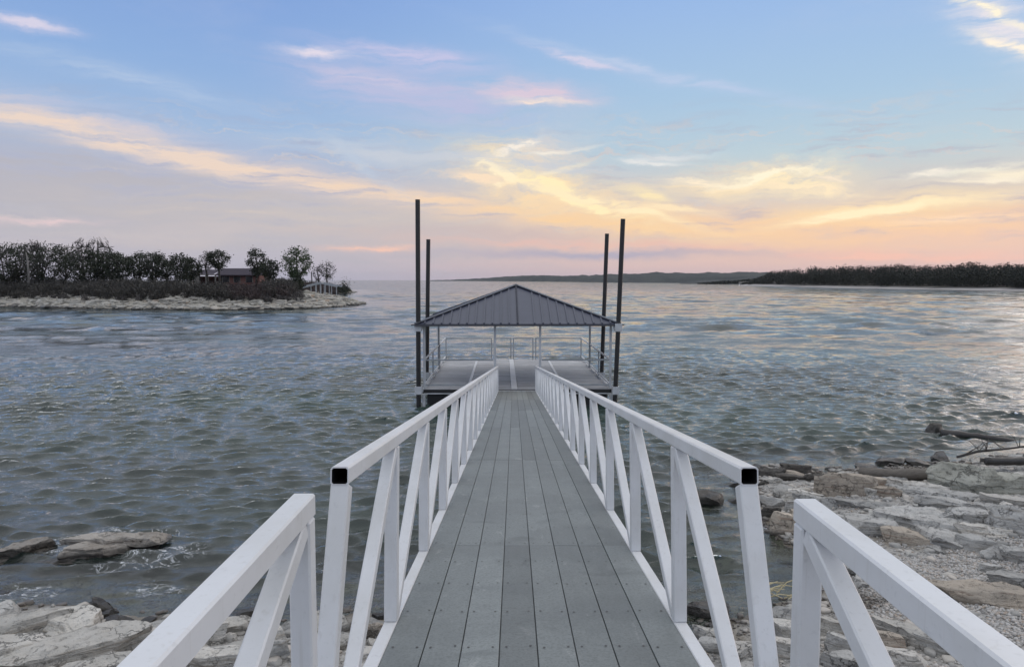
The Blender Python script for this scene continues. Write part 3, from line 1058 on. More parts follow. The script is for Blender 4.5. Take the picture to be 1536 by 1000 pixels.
# mooring poles the dock slides on
# (pixel of the top, pixel where it meets the water, distance)
POLES = [((626.5, 300), (628, 606), 24.15, 'tallest black steel mooring pole, at the near left corner of the dock roof'),
         ((642.5, 359.5), (640, 585), 27.9, 'shorter black mooring pole on the left, just behind the tallest one'),
         ((934.5, 329), (922.5, 600), 24.15, 'leaning black mooring pole at the near right corner of the dock roof'),
         ((910.5, 351), (901.5, 585), 27.9, 'thin leaning mooring pole on the right, behind the one at the near right corner')]
for (t_, b_, d_, lab) in POLES:
    pt = at_y(t_[0], t_[1], d_)
    pb = at_y(b_[0], b_[1], d_)
    dirv = (pt - pb).normalized()
    base = pb - dirv * (pb.z + 2.2) / dirv.z
    o = thing('mooring_pole', lab, 'pole', base, group='black mooring poles of the dock')
    MB().tube([(0, 0, 0), pt - base], [0.077, 0.077], 12).build('pole_shaft', M_black, o)
    MB().tube([pt - base + dirv * 0.001, pt - base + dirv * 0.012], [0.08, 0.08], 12).build('pole_cap', M_black, o)
    # the sleeve brackets belong to the dock
    zs = (DZ - 0.02, DZ + EZ - 0.12)
    inv = dock.matrix_basis.inverted()
    for zc in (zs if d_ < 26 else zs[:1]):
        c0 = inv @ (pb + dirv * (zc - pb.z) / dirv.z)
        sgn = 1 if c0.x > 0 else -1
        mb = MB()
        mb.box(c0.x - 0.115, c0.x + 0.115, c0.y - 0.115, c0.y - 0.085, c0.z - 0.13, c0.z + 0.13, 0.004)
        mb.box(c0.x - 0.115, c0.x + 0.115, c0.y + 0.085, c0.y + 0.115, c0.z - 0.13, c0.z + 0.13, 0.004)
        mb.box(c0.x - 0.115, c0.x - 0.085, c0.y - 0.084, c0.y + 0.084, c0.z - 0.13, c0.z + 0.13, 0.004)
        mb.box(c0.x + 0.085, c0.x + 0.115, c0.y - 0.084, c0.y + 0.084, c0.z - 0.13, c0.z + 0.13, 0.004)
        xa, xb = sorted((c0.x - sgn * 0.116, sgn * (HX - 0.02)))
        if xb - xa > 0.01:
            mb.box(xa, xb, c0.y - 0.03, c0.y + 0.03, c0.z - 0.06, c0.z + 0.06)
        mb.build('pole_sleeve', M_alu, dock)
# ------------------------------------------------------------------ rocks
_ICO = {}
for lv in (1, 2, 3, 4, 5):
    bm = bmesh.new()
    bmesh.ops.create_icosphere(bm, subdivisions=lv, radius=1.0)
    bm.verts.index_update()
    _ICO[lv] = (np.array([v.co[:] for v in bm.verts]), np.array([[v.index for v in f.verts] for f in bm.faces], np.int32))
    bm.free()


def rock_vf(rg, l, w, h, lv=3, style='slab', rag=1.0):
    """A broken piece of bedded limestone: flat clipped faces, ragged beds, centred, base at about -h/2."""
    d, f = _ICO[lv]
    n = {'slab': 6.0, 'block': 7.0, 'boulder': 3.0, 'layer': 5.0}[style]
    p = d / (np.abs(d) ** n).sum(1, keepdims=True) ** (1 / n)
    if style in ('slab', 'layer'):
        p[:, :2] /= np.maximum(1e-6, (np.hypot(p[:, 0], p[:, 1]) ** 0.35)[:, None])
    k = {'slab': 6, 'block': 5, 'boulder': 9, 'layer': 7}[style]
    a0 = rg.random() * 6.28
    for i in range(k):
        a = a0 + 6.283 * (i + rg.uniform(-0.35, 0.35)) / k
        tilt = rg.uniform(-0.25, 0.35) if style != 'boulder' else rg.uniform(-0.2, 0.9)
        nn = np.array([math.cos(a) * math.cos(tilt), math.sin(a) * math.cos(tilt), math.sin(tilt)])
        dist = rg.uniform(0.60, 0.9)
        e = p @ nn - dist
        p -= np.maximum(e, 0)[:, None] * nn
    for i in range(3 if style != 'boulder' else 2):
        nn = np.array([rg.normal(0, 0.13), rg.normal(0, 0.13), 1.0])
        if i:
            nn = np.array([rg.normal(0, 0.7), rg.normal(0, 0.7), 1.0])
        nn /= np.linalg.norm(nn)
        e = p @ nn - (rg.uniform(0.74, 0.9) if i == 0 else rg.uniform(0.9, 1.08))
        p -= np.maximum(e, 0)[:, None] * nn
    s = np.array([l / 2, w / 2, h / 2]) * 1.14
    v = p * s
    m_ = min(l, w)
    o = rg.random(3) * 50
    if lv >= 3:
        beds = 3 if style in ('slab', 'block') else 6 if style == 'layer' else 2
        zi = np.floor((p[:, 2] + 1) * beds * 0.5 + 0.25 * vnoise(v / m_ * 2.0 + o))
        off = _h(zi.astype(np.int64), np.full(len(v), int(o[0] * 10)), np.zeros(len(v), np.int64)) - 0.5
        side = np.clip(1.3 - np.abs(p[:, 2]) * 0.6, 0, 1)[:, None]
        v[:, :2] *= 1 + (0.16 if style == 'layer' else 0.085) * off[:, None] * side
        nz = np.stack([vnoise(v / m_ * 2.6 + o + 7 * j) for j in range(3)], 1)
        v += nz * np.array([0.055 * m_ * rag, 0.055 * m_ * rag, min(0.06 * m_, 0.16 * h * rag)])
        nz = np.stack([vnoise(v / m_ * 8.5 + o + 11 * j) for j in range(3)], 1)
        v += nz * np.array([0.018 * m_ * rag, 0.018 * m_ * rag, min(0.018 * m_, 0.08 * h * rag)])
        # splits that run across the top
        cr = vnoise(v * np.array([1.0, 1.0, 0.3]) / m_ * 1.7 + o + 31) + 0.35 * vnoise(v / m_ * 6 + o)
        v[:, 2] -= np.exp(-(cr / 0.055) ** 2) * min(0.05 * m_, 0.22 * h) * (p[:, 2] > -0.2)
    else:
        v += np.stack([vnoise(v / m_ * 2.6 + o + 7 * j) for j in range(3)], 1) * 0.07 * min(m_, h * 2)
    return v, f


def rock_stack(rg, l, w, h, beds=4):
    """Thin beds lying on one another, each broken back a little differently."""
    VV, FF, o = [], [], 0
    z = -h / 2
    for k in range(beds):
        t = h / beds * rg.uniform(0.8, 1.3)
        s = 1.0 - 0.10 * k + rg.normal(0, 0.05)
        v, f = rock_vf(rg, l * s, w * s, t * 1.3, 5 if k > beds - 3 else 4, 'block', 2.0)
        a = rg.normal(0, 0.22)
        v = v @ np.array([[math.cos(a), math.sin(a), 0], [-math.sin(a), math.cos(a), 0], [0, 0, 1.0]])
        v = v + np.array([rg.normal(0, 0.03) * l, rg.normal(0, 0.03) * w + 0.05 * k * w, z + t / 2])
        z += t * 0.86
        VV.append(v)
        FF.append(f + o)
        o += len(v)
    return np.concatenate(VV), np.concatenate(FF)


def rock_mesh(rg, l, w, h, mat, lv=3, style='slab'):
    v, f = rock_stack(rg, l, w, h) if style == 'layer' else rock_vf(rg, l, w, h, lv, style)
    me = np_mesh('rock', v, f, mat, True)
    me.set_sharp_from_angle(angle=R(32))
    return me


ROT = {'l': M_lime, 'g': M_grey, 't': M_tan, 'd': M_dark, 'm': M_green, 'y': M_layer}
# left, top, right, bottom in the photograph, thickness in metres, stone, shape, name, label
HERO = [
    (84, 797, 244, 838, 0.27, 'y', 'layer', 'rock_outcrop', 'layered brown rock outcrop in the shallows with foam washing over its top'),
    (-8, 814, 84, 834, 0.14, 'y', 'layer', 'rock_outcrop', 'low dark flat rock at the left edge, beside the foamy layered outcrop'),
    (-30, 924, 78, 962, 0.20, 'l', 'slab', 'flat_rock', 'pale flat slab at the left edge, furthest out at the waterline'),
    (38, 934, 188, 1000, 0.22, 'l', 'slab', 'flat_rock', 'broad pale slab with a crack at the water, right of the left edge slab'),
    (-60, 962, 62, 1010, 0.22, 'l', 'slab', 'flat_rock', 'large pale slab cut off by the bottom left corner'),
    (96, 978, 205, 1030, 0.22, 'l', 'slab', 'flat_rock', 'pale rough slab cut off by the bottom edge beside the near left handrail'),
    (168, 938, 232, 976, 0.20, 'l', 'block', 'rock_block', 'pale block behind the lower end of the near left handrail'),
    (268, 940, 330, 972, 0.20, 'l', 'block', 'rock_block', 'pale weathered block just right of the near left handrail'),
    (286, 962, 366, 1008, 0.20, 'l', 'slab', 'flat_rock', 'pale slab between the near left handrail and its brace'),
    (318, 930, 374, 952, 0.14, 'l', 'slab', 'flat_rock', 'small flat pale slab at the waterline behind the near left brace'),
    (398, 944, 430, 968, 0.18, 'l', 'block', 'rock_block', 'small pale block between the brace and post of the near left handrail'),
    (392, 962, 432, 992, 0.22, 'g', 'boulder', 'boulder', 'grey boulder between the brace and post of the near left handrail'),
    (455, 950, 500, 985, 0.20, 'l', 'slab', 'flat_rock', 'pale slab between the left handrail post and the gangway end post'),
    (535, 935, 580, 958, 0.14, 't', 'block', 'rock_block', 'brownish block under the left railing of the gangway'),
    (520, 962, 566, 1004, 0.16, 'l', 'slab', 'flat_rock', 'pale flat slab under the left railing at the bottom edge'),
    # right shore, from the water inwards
    (1044, 734, 1080, 757, 0.20, 'd', 'block', 'rock', 'single yellowish wet rock in the water beside the gangway'),
    (1176, 697, 1212, 711, 0.20, 'd', 'block', 'rock', 'dark wet block standing furthest out in the shallows of the right shore'),
    (1164, 708, 1200, 722, 0.14, 'd', 'slab', 'rock', 'low dark wet rock in front of the dark block in the shallows'),
    (1205, 708, 1240, 724, 0.16, 'd', 'slab', 'rock', 'dark wet rock between the dark block and the tan boulder'),
    (1222, 710, 1307, 745, 0.42, 't', 'boulder', 'boulder', 'big sloping grey and tan boulder at the edge of the right shore'),
    (1302, 717, 1342, 732, 0.20, 't', 'slab', 'rock', 'tan flat rock leaning on the big sloping boulder'),
    (1293, 727, 1318, 744, 0.16, 'l', 'block', 'rock', 'small pale upright rock at the foot of the big sloping boulder'),
    (1314, 731, 1345, 747, 0.20, 't', 'block', 'rock', 'small tan block beside the long flat beam-like slab'),
    (1341, 726, 1409, 738, 0.16, 'l', 'slab', 'flat_rock', 'long straight beam-like pale slab in front of the driftwood log'),
    (1347, 737, 1445, 749, 0.12, 'g', 'slab', 'flat_rock', 'long low grey slab in front of the beam-like slab'),
    (1411, 699, 1494, 739, 0.52, 'm', 'boulder', 'boulder', 'greenish rounded boulder beyond the gravel at the right shore'),
    (1446, 713, 1540, 742, 0.40, 'm', 'boulder', 'boulder', 'long pale green rounded boulder in front of the greenish one at the right edge'),
    (1177, 733, 1229, 758, 0.26, 'l', 'block', 'rock_block', 'pale square edged block above the corner of the near right handrail'),
    (1178, 748, 1208, 768, 0.20, 'g', 'block', 'rock_block', 'grey block wedged below the pale square edged block'),
    (1192, 738, 1254, 768, 0.26, 'g', 'slab', 'flat_rock', 'grey slab behind the top corner of the near right handrail'),
    (1142, 742, 1180, 762, 0.18, 'g', 'slab', 'rock', 'flat grey rock at the waterline right of the gangway end post'),
    (1140, 760, 1172, 776, 0.18, 'd', 'slab', 'rock', 'dark flat wet rock left of the tan block in the little cove'),
    (1163, 768, 1204, 802, 0.34, 't', 'block', 'rock_block', 'tan block with a dark wet foot standing in the water of the little cove'),
    (1254, 764, 1338, 808, 0.22, 'g', 'slab', 'flat_rock', 'large flat grey slab just over the near right handrail'),
    (1250, 748, 1330, 766, 0.12, 'g', 'slab', 'flat_rock', 'thin grey slab behind the large flat grey slab'),
    (1336, 756, 1440, 800, 0.20, 'g', 'slab', 'flat_rock', 'largest cracked grey slab in the middle of the right shore'),
    (1332, 788, 1392, 820, 0.20, 't', 'slab', 'flat_rock', 'tan tinted slab below the largest cracked slab'),
    (1385, 786, 1440, 824, 0.20, 'g', 'slab', 'flat_rock', 'pointed grey slab beside the tan tinted slab, above the gravel'),
    (1392, 744, 1462, 764, 0.13, 'g', 'slab', 'flat_rock', 'low broad slab between the log and the cracked slab'),
    (1428, 760, 1490, 786, 0.20, 'g', 'slab', 'flat_rock', 'flat grey slab with a straight edge left of the right edge boulder'),
    (1494, 756, 1560, 804, 0.42, 'g', 'boulder', 'boulder', 'rounded grey boulder cut by the right edge above the gravel'),
    (1436, 782, 1506, 804, 0.14, 'l', 'slab', 'flat_rock', 'narrow pale slab pointing at the right edge boulder'),
    (1486, 744, 1536, 758, 0.14, 'l', 'slab', 'flat_rock', 'small pale slab behind the right edge boulder'),
    (1448, 806, 1492, 828, 0.20, 'g', 'block', 'rock', 'grey rock in the gravel below the pointed slab'),
    (1484, 818, 1526, 842, 0.22, 'g', 'boulder', 'boulder', 'small rounded boulder in the gravel near the right edge'),
    (1512, 822, 1560, 848, 0.20, 'g', 'block', 'rock', 'grey rock at the right edge beside the small rounded boulder'),
    (1470, 846, 1500, 862, 0.14, 'g', 'boulder', 'rock', 'small grey rock lying alone on the gravel'),
    (1430, 880, 1534, 906, 0.16, 't', 'slab', 'flat_rock', 'long tan shelf of rock in the middle of the gravel'),
    (1500, 858, 1570, 888, 0.18, 'g', 'slab', 'flat_rock', 'pale shelf at the right edge just above the tan shelf'),
    (1330, 936, 1420, 974, 0.20, 'l', 'slab', 'flat_rock', 'big pale slab at the lower edge of the gravel, right of the handrail brace'),
    (1232, 934, 1286, 958, 0.18, 'l', 'slab', 'flat_rock', 'pale slab between the post and brace of the near right handrail'),
    (1236, 958, 1290, 982, 0.18, 'g', 'slab', 'flat_rock', 'grey layered slab between the post and brace of the near right handrail'),
    (1240, 980, 1300, 1012, 0.20, 'g', 'slab', 'flat_rock', 'dark edged slab at the bottom edge right of the right handrail post'),
    (1312, 950, 1348, 976, 0.18, 't', 'block', 'rock_block', 'squarish tan block beside the brace of the near right handrail'),
    (1380, 965, 1450, 985, 0.15, 'g', 'slab', 'rock', 'flat grey rock below the big pale slab'),
    (1320, 976, 1384, 1006, 0.18, 'l', 'slab', 'flat_rock', 'pale slab at the bottom edge right of the handrail brace'),
    (1160, 908, 1196, 934, 0.18, 'g', 'boulder', 'rock', 'grey rock under the dry straw between the two right railings'),
    (1166, 930, 1204, 962, 0.22, 'l', 'block', 'rock_block', 'pale block between the two right railings'),
    (1150, 958, 1196, 990, 0.20, 'l', 'slab', 'flat_rock', 'pale slab below the block between the two right railings'),
    (1044, 944, 1100, 966, 0.15, 'l', 'slab', 'flat_rock', 'flat pale slab beside the lowest boards of the gangway'),
    (1052, 964, 1092, 982, 0.14, 'g', 'slab', 'flat_rock', 'small grey slab stacked near the lowest boards of the gangway'),
    (1086, 950, 1126, 1000, 0.20, 'l', 'slab', 'flat_rock', 'pale slab behind the lowest right brace of the gangway'),
    (960, 905, 1022, 942, 0.10, 'd', 'slab', 'rock', 'flat dark wet rock under the right railing of the gangway'),
    (1028, 896, 1086, 926, 0.10, 'd', 'slab', 'rock', 'dark flat rock awash behind the lowest right brace'),
]
taken = []                                   # x, y, radius of what already lies there
rr = np.random.default_rng(5)
HERO_AT = []
for (x0, y0, x1, y1, h, mt, st, nm, lab) in HERO:
    cx = (x0 + x1) / 2
    fr_ = on_ground(cx, y1)
    gz = float(ground_z(fr_.x, fr_.y)[0])
    if st == 'layer' or gz < -0.02:          # stands in the water: measured at the waterline
        fr_ = at_z(cx, y1, 0.0)
        gz = -0.10
        h = h + 0.10
    h *= 1.15
    topz = gz + h * 0.80
    bk = at_z(cx, y0 + 1, topz)
    wpx = (x1 - x0)
    dist = math.hypot(fr_.x, fr_.y)
    l = wpx * math.hypot(dist, EYE) / F * 1.05
    w = min(max(bk.y - fr_.y, 0.35 * l, 0.15), (0.68 if st == 'layer' else 2.2) * l) * 1.02
    c = fr_ + Vector((fr_.x, fr_.y, 0)).normalized() * w / 2
    lv = 5 if wpx > 60 else 4
    me = rock_mesh(rr, l, w, h, ROT[mt], lv, st)
    zc = gz + h * 0.30
    a = math.atan2(-c.x, c.y)
    o = link(nm, me, None, (c.x, c.y, zc), (rr.normal(0, 0.04), rr.normal(0, 0.04), a + rr.normal(0, 0.06)))
    tag(o, lab, 'rock')
    taken.append((c.x, c.y, (l + w) / 4))
    HERO_AT.append((c.x, c.y, (l + w) / 4, lab))

GRAVEL = [tuple(at_z(a, b, 0.3)[:2]) for a, b in [(1262, 868), (1330, 815), (1400, 812), (1480, 800), (1600, 815), (1640, 930), (1536, 985), (1440, 950), (1400, 925), (1330, 930), (1270, 915)]]


def in_view(x, y, z=0.2, mx=60, my=60):
    v = CAM_M.transposed() @ Vector((x, y, z - EYE))
    if v.z > -0.5:
        return False
    return -mx < 768 - F * v.x / v.z < 1536 + mx and -my < 500 + F * v.y / v.z < 1000 + my


# loose pieces between the big ones, each a thing
ZONES = {'left': (-9.5, -0.2, 6.3, 10.0, 70), 'right': (0.6, 15, 6.3, 17.5, 120)}
ZL = {'left': ('small broken limestone piece among the pale slabs on the near left bank', 'loose limestone pieces on the left bank'),
      'right': ('small broken limestone piece among the slabs of the right shore', 'loose limestone pieces on the right shore'),
      'wet': ('small dark wet stone awash at the water edge', 'dark wet stones at the water edge')}
protos = {k: [rock_mesh(rr, 1.0, rr.uniform(0.55, 0.9), rr.uniform(0.22, 0.42), M_, 4, rr.choice(['slab', 'block', 'slab'])) for _ in range(7)]
          for k, M_ in (('lime', M_lime), ('grey', M_grey), ('tan', M_tan), ('dark', M_dark))}
n_wet = 0
for zn, (xa, xb, ya, yb, want) in ZONES.items():
    got = tries = 0
    while got < want and tries < 9000:
        tries += 1
        x, y = rr.uniform(xa, xb), rr.uniform(ya, yb)
        s = 0.16 + 0.42 * rr.random() ** 2.2
        if not in_view(x, y):
            continue
        sd = float(poly_sd([x], [y], SHORE)[0])
        if sd < -0.75 or (sd < 0 and rr.random() < 0.45):
            continue
        ing = float(poly_sd([x], [y], GRAVEL)[0])
        if ing > 0.15 and (s > 0.3 or rr.random() < 0.75):
            continue
        if any((x - a) ** 2 + (y - b) ** 2 < (0.80 * r + 0.35 * s) ** 2 for a, b, r in taken):
            continue
        taken.append((x, y, s / 2))
        wet = sd < 0.05
        kind = 'dark' if wet else rr.choice(['lime', 'grey', 'grey', 'tan'] if zn == 'right' else ['lime', 'lime', 'grey', 'tan'], p=[.3, .3, .25, .15] if zn == 'right' else [.4, .3, .2, .1])
        me = protos[kind][int(rr.integers(0, 7))]
        z = float(ground_z(x, y)[0])
        o = link('stone', me, None, (x, y, z + 0.07 * s), (rr.normal(0, 0.12), rr.normal(0, 0.12), rr.random() * 6.28), (s * 1.25, s * 1.25, s * rr.uniform(0.9, 1.5)))
        lab, grp = ZL['wet' if wet else zn]
        # named by the nearest big stone, as it is seen from the landing
        best = min(HERO_AT, key=lambda t_: math.hypot(t_[0] - x, t_[1] - y) + (99 if len(t_[3].split()) > 9 else 0))
        gap = math.hypot(best[0] - x, best[1] - y) - best[2]
        if len(best[3].split()) <= 9 and gap < 0.7:
            u_ = Vector((x, y)).normalized()
            dx_, dy_ = x - best[0], y - best[1]
            side_, back_ = dx_ * u_.y - dy_ * u_.x, dx_ * u_.x + dy_ * u_.y
            rel = ('right of' if side_ > 0 else 'left of') if abs(side_) > abs(back_) else ('behind' if back_ > 0 else 'in front of')
            lab = '%s %s stone %s the %s' % ('large' if s > 0.30 else 'small', {'lime': 'pale', 'grey': 'grey', 'tan': 'tan', 'dark': 'dark wet'}[kind], rel, best[3])
        if len(lab.split()) > 16:
            lab = ZL['wet' if wet else zn][0]
        tag(o, lab, 'stone', grp)
        got += 1


def scatter_stones(name, mat, pts, sizes, lv, flat=(0.4, 0.7), seed=1):
    rg = np.random.default_rng(seed)
    base = []
    for i in range(9):
        v, f = rock_vf(rg, 1.0, rg.uniform(0.6, 0.95), rg.uniform(*flat), lv, 'boulder' if lv < 2 else 'block') if lv > 1 else (_ICO[1][0] * np.array([0.5, rg.uniform(0.3, 0.48), rg.uniform(*flat) * 0.5]) * (1 + 0.16 * rg.normal(size=(12, 1))), _ICO[1][1])
        base.append(v)
    f = _ICO[lv][1]
    nv = len(base[0])
    n = len(pts)
    V = np.empty((n * nv, 3))
    for i in range(n):
        a = rg.random() * 6.283
        ca, sa = math.cos(a), math.sin(a)
        b = base[i % 9] * sizes[i]
        V[i * nv:(i + 1) * nv, 0] = b[:, 0] * ca - b[:, 1] * sa + pts[i][0]
        V[i * nv:(i + 1) * nv, 1] = b[:, 0] * sa + b[:, 1] * ca + pts[i][1]
        V[i * nv:(i + 1) * nv, 2] = b[:, 2] + pts[i][2]
    FF = (f[None] + (np.arange(n) * nv)[:, None, None]).reshape(-1, 3)
    tint = np.repeat(rg.random(n), nv)
    o = link(name, np_mesh(name, V, FF, mat, False, {'tint': tint}))
    return tag(o, kind='stuff')


def pebble_mat(name, stops, wet_z):
    m, T, out = new_mat(name)
    t = T.node('ShaderNodeAttribute', attribute_name='tint').outputs['Fac']
    c = T.ramp(t, stops)
    pos = T.node('ShaderNodeNewGeometry').outputs['Position']
    c = T.mix(T.m('MULTIPLY', T.noise(pos, 45.0, 3), 0.25), c, (0.22, 0.21, 0.20))
    z = T.m('ADD', T.node('ShaderNodeSeparateXYZ', {0: pos}).outputs[2], T.m('MULTIPLY', T.m('SUBTRACT', T.noise(pos, 1.1), 0.5), 0.2))
    wet = T.smooth(z, wet_z, wet_z + 0.07, 1.0, 0.0)
    c = T.mix(T.m('MULTIPLY', wet, 0.85), c, (0.045, 0.032, 0.022))
    pbsdf(T, out, c, T.m('SUBTRACT', 0.85, T.m('MULTIPLY', wet, 0.5)), T.noise(pos, 60, 3), 0.006, 0.5)
    return m


M_peb = pebble_mat('pebbles', [(0, (0.28, 0.265, 0.25)), (0.3, (0.47, 0.455, 0.43)), (0.6, (0.60, 0.58, 0.555)), (0.85, (0.42, 0.34, 0.27)), (1, (0.66, 0.64, 0.61))], 0.03)
M_rub = pebble_mat('rubble', [(0, (0.33, 0.32, 0.30)), (0.5, (0.47, 0.455, 0.42)), (1, (0.55, 0.50, 0.44))], 0.03)


def sample_shore(n, box, keep, rg):
    X, Y = [], []
    while sum(map(len, X)) < n:
        x = rg.uniform(box[0], box[1], 6000)
        y = rg.uniform(box[2], box[3], 6000)
        ok = keep(x, y)
        X.append(x[ok])
        Y.append(y[ok])
    X, Y = np.concatenate(X)[:n], np.concatenate(Y)[:n]
    return X, Y, ground_z(X, Y)


def seen(x, y):
    px_ = 771 + F * x / np.maximum(y, 1)
    return (px_ > -80) & (px_ < 1620) & (y > 5.8)


rg = np.random.default_rng(31)
X, Y, Z = sample_shore(3300, (-10, 15, 5.8, 17.5), lambda x, y: (poly_sd(x, y, SHORE) > -1.5) & seen(x, y) & ((poly_sd(x, y, GRAVEL) < 0) | (rg.random(len(x)) < 0.15)), rg)
sz = 0.055 + 0.13 * rg.random(len(X)) ** 2
scatter_stones('shore_rubble', M_rub, np.stack([X, Y, Z + 0.012], 1), sz, 2, (0.28, 0.55), 3)
X, Y, Z = sample_shore(22000, (2, 15, 6.3, 16.5), lambda x, y: (poly_sd(x, y, SHORE) > -0.3) & seen(x, y) & ((poly_sd(x, y, GRAVEL) > 0) | (rg.random(len(x)) < 0.22)), rg)
sz = 0.022 + 0.04 * rg.random(len(X)) ** 2
scatter_stones('gravel', M_peb, np.stack([X, Y, Z + 0.006], 1), sz, 1, (0.5, 0.9), 4)

# driftwood
def log_obj(name, label, a, b, r0, r1, mat, seed, bend=0.05, knots=True):
    rg = random.Random(seed)
    L = (b - a).length
    o = thing(name, label, 'log', a, group=None)
    n = 14
    d = b - a
    side = d.cross(Vector((0, 0, 1))).normalized()
    pts, rad = [], []
    for i in range(n + 1):
        t = i / n
        pts.append(d * t + side * bend * L * math.sin(t * 5 + seed) * 0.4 + Vector((0, 0, bend * 0.4 * L * math.sin(t * 4.1 + 2 * seed))))
        rad.append((r0 + (r1 - r0) * t) * rg.uniform(0.86, 1.12))
    MB().tube(pts, rad, 10).build('log_trunk', mat, o, smooth=True)
    if knots:
        for t in (0.35, 0.7):
            p = d * t
            e = p + Vector((rg.uniform(-.1, .1), rg.uniform(-.1, .1), 0.28))
            MB().tube([p, (p + e) / 2 + side * 0.03, e], [r1 * 0.5, r1 * 0.35, r1 * 0.15], 6).build('branch_stub', mat, o, smooth=True)
    return o


p0, p1 = at_z(1412, 650, 0.06), at_z(1520, 661, -0.04)
log_obj('driftwood_log', 'dark waterlogged log floating in the lake off the right shore', p0, p1, 0.13, 0.06, M_wetlog, 3, 0.02, False)
c = at_z(1408, 650, 0)
tag(link('rock', rock_mesh(rr, 0.46, 0.45, 0.42, M_dark, 4, 'boulder'), None, (c.x, c.y + 0.15, 0.06)), 'dark round rock in the lake at the end of the floating log', 'rock')
g0, g1 = on_ground(1296, 722), on_ground(1424, 727)
log_obj('driftwood_log', 'thick weathered log lying along the right shore behind the beam-like slab', g0 + Vector((0, 0.2, 0.14)), g1 + Vector((0, 0.25, 0.12)), 0.10, 0.13, M_log, 5, 0.03, False)
g0, g1 = on_ground(1500, 717), on_ground(1600, 716)
log_obj('driftwood_log', 'black charred looking log at the right edge behind the green boulder', g0 + Vector((0, 0.45, 0.22)), g1 + Vector((0, 0.45, 0.25)), 0.09, 0.10, M_wetlog, 7, 0.02, False)
# a washed up branch with bare twigs
g0 = on_ground(1452, 706) + Vector((0, 0.4, 0.20))
o = thing('fallen_branch', 'bare washed up branch with thin upright twigs behind the green boulders', 'branch', g0)
brr = random.Random(4)
main = [(0.0, 0, 0), (0.5, 0.1, 0.10), (1.0, 0.05, 0.16), (1.6, 0.1, 0.22), (2.2, 0.0, 0.20)]
MB().tube(main, [0.03, 0.03, 0.026, 0.02, 0.012], 6).build('branch_stem', M_wetlog, o, smooth=True)
mb = MB()
for i in range(20):
    k = brr.randint(0, 3)
    t = brr.random()
    a = Vector(main[k]).lerp(Vector(main[k + 1]), t)
    e = a + Vector((brr.uniform(-0.55, 0.45), brr.uniform(-0.3, 0.3), brr.uniform(0.05, 0.48)))
    mid = a.lerp(e, 0.5) + Vector((brr.uniform(-.06, .06), 0, brr.uniform(0, .08)))
    mb.tube([a, mid, e], [0.009, 0.006, 0.003], 4)
mb.build('twigs', M_bark, o)
# straw washed up under the right railing
g0 = on_ground(1165, 905)
o = thing('dry_straw', 'tuft of pale yellow straw lying between the gangway post and the right handrail', 'straw', g0 + Vector((0, 0, 0.03)))
mb = MB()
for i in range(13):
    a = Vector((brr.uniform(-0.35, 0.15), brr.uniform(-0.12, 0.22), brr.uniform(0.02, 0.08)))
    e = a + Vector((brr.uniform(0.15, 0.5), brr.uniform(-0.12, 0.25), brr.uniform(-0.03, 0.2)))
    mb.tube([a, a.lerp(e, 0.5) + Vector((0, 0, 0.05)), e], [0.008, 0.008, 0.005], 4)
mb.build('straw_stalks', M_straw, o)

# ------------------------------------------------------------------ the wooded point on the left
def island_z(x, y):
    x = np.atleast_1d(np.asarray(x, float))
    y = np.atleast_1d(np.asarray(y, float))
    sd = poly_sd(x, y, ISLAND)
    z = 0.02 + 0.27 * np.clip(sd, 0, 7.0) + 0.085 * np.clip(sd - 7, 0, 15)
    z = np.where(sd < 0, 0.25 * np.maximum(sd, -6), z)
    ppx = 771 + F * x / np.maximum(y, 1)
    z = np.where(z > 0, np.minimum(z, np.interp(ppx, [395, 440, 480, 540], [9, 2.2, 1.25, 0.8]) + np.clip((y - 166) / 8, 0, 1.5)), z)
    p = np.stack([x, y, np.zeros_like(x)], 1)
    return z + 0.16 * fbm(p * 0.25, 3) * np.clip(sd / 3 + 0.3, 0, 1)


ix = np.arange(-190, -14, 0.8)
iy = np.concatenate([np.arange(98, 165, 0.8), np.arange(165, 460, 4.0)])
IX, IY = np.meshgrid(ix, iy)
IZ = island_z(IX.ravel(), IY.ravel())
jj = np.arange(IX.size).reshape(IX.shape)
qd = np.stack([jj[:-1, :-1].ravel(), jj[:-1, 1:].ravel(), jj[1:, 1:].ravel(), jj[1:, :-1].ravel()], 1)
m, T, out = new_mat('point_earth')
pos = T.node('ShaderNodeNewGeometry').outputs['Position']
z = T.node('ShaderNodeSeparateXYZ', {0: pos}).outputs[2]
n1 = T.noise(pos, 0.35, 5, 0.6)
zz = T.m('ADD', z, T.m('MULTIPLY', T.m('SUBTRACT', n1, 0.5), 1.0))
stone = T.mix(T.noise(pos, 1.6, 5, 0.7), (0.22, 0.20, 0.17), (0.44, 0.41, 0.35))
earth = T.mix(n1, (0.045, 0.042, 0.030), (0.085, 0.075, 0.055))
c = T.mix(T.smooth(zz, 1.5, 2.0), stone, earth)
c = T.mix(T.smooth(z, 0.08, 0.25, 1.0, 0.0), c, (0.04, 0.035, 0.03))
pbsdf(T, out, c, 0.9, T.noise(pos, 2.5, 4), 0.15, 0.7)
tag(link('wooded_point', np_mesh('wooded_point', np.stack([IX.ravel(), IY.ravel(), IZ], 1), qd, m, True)), kind='structure')

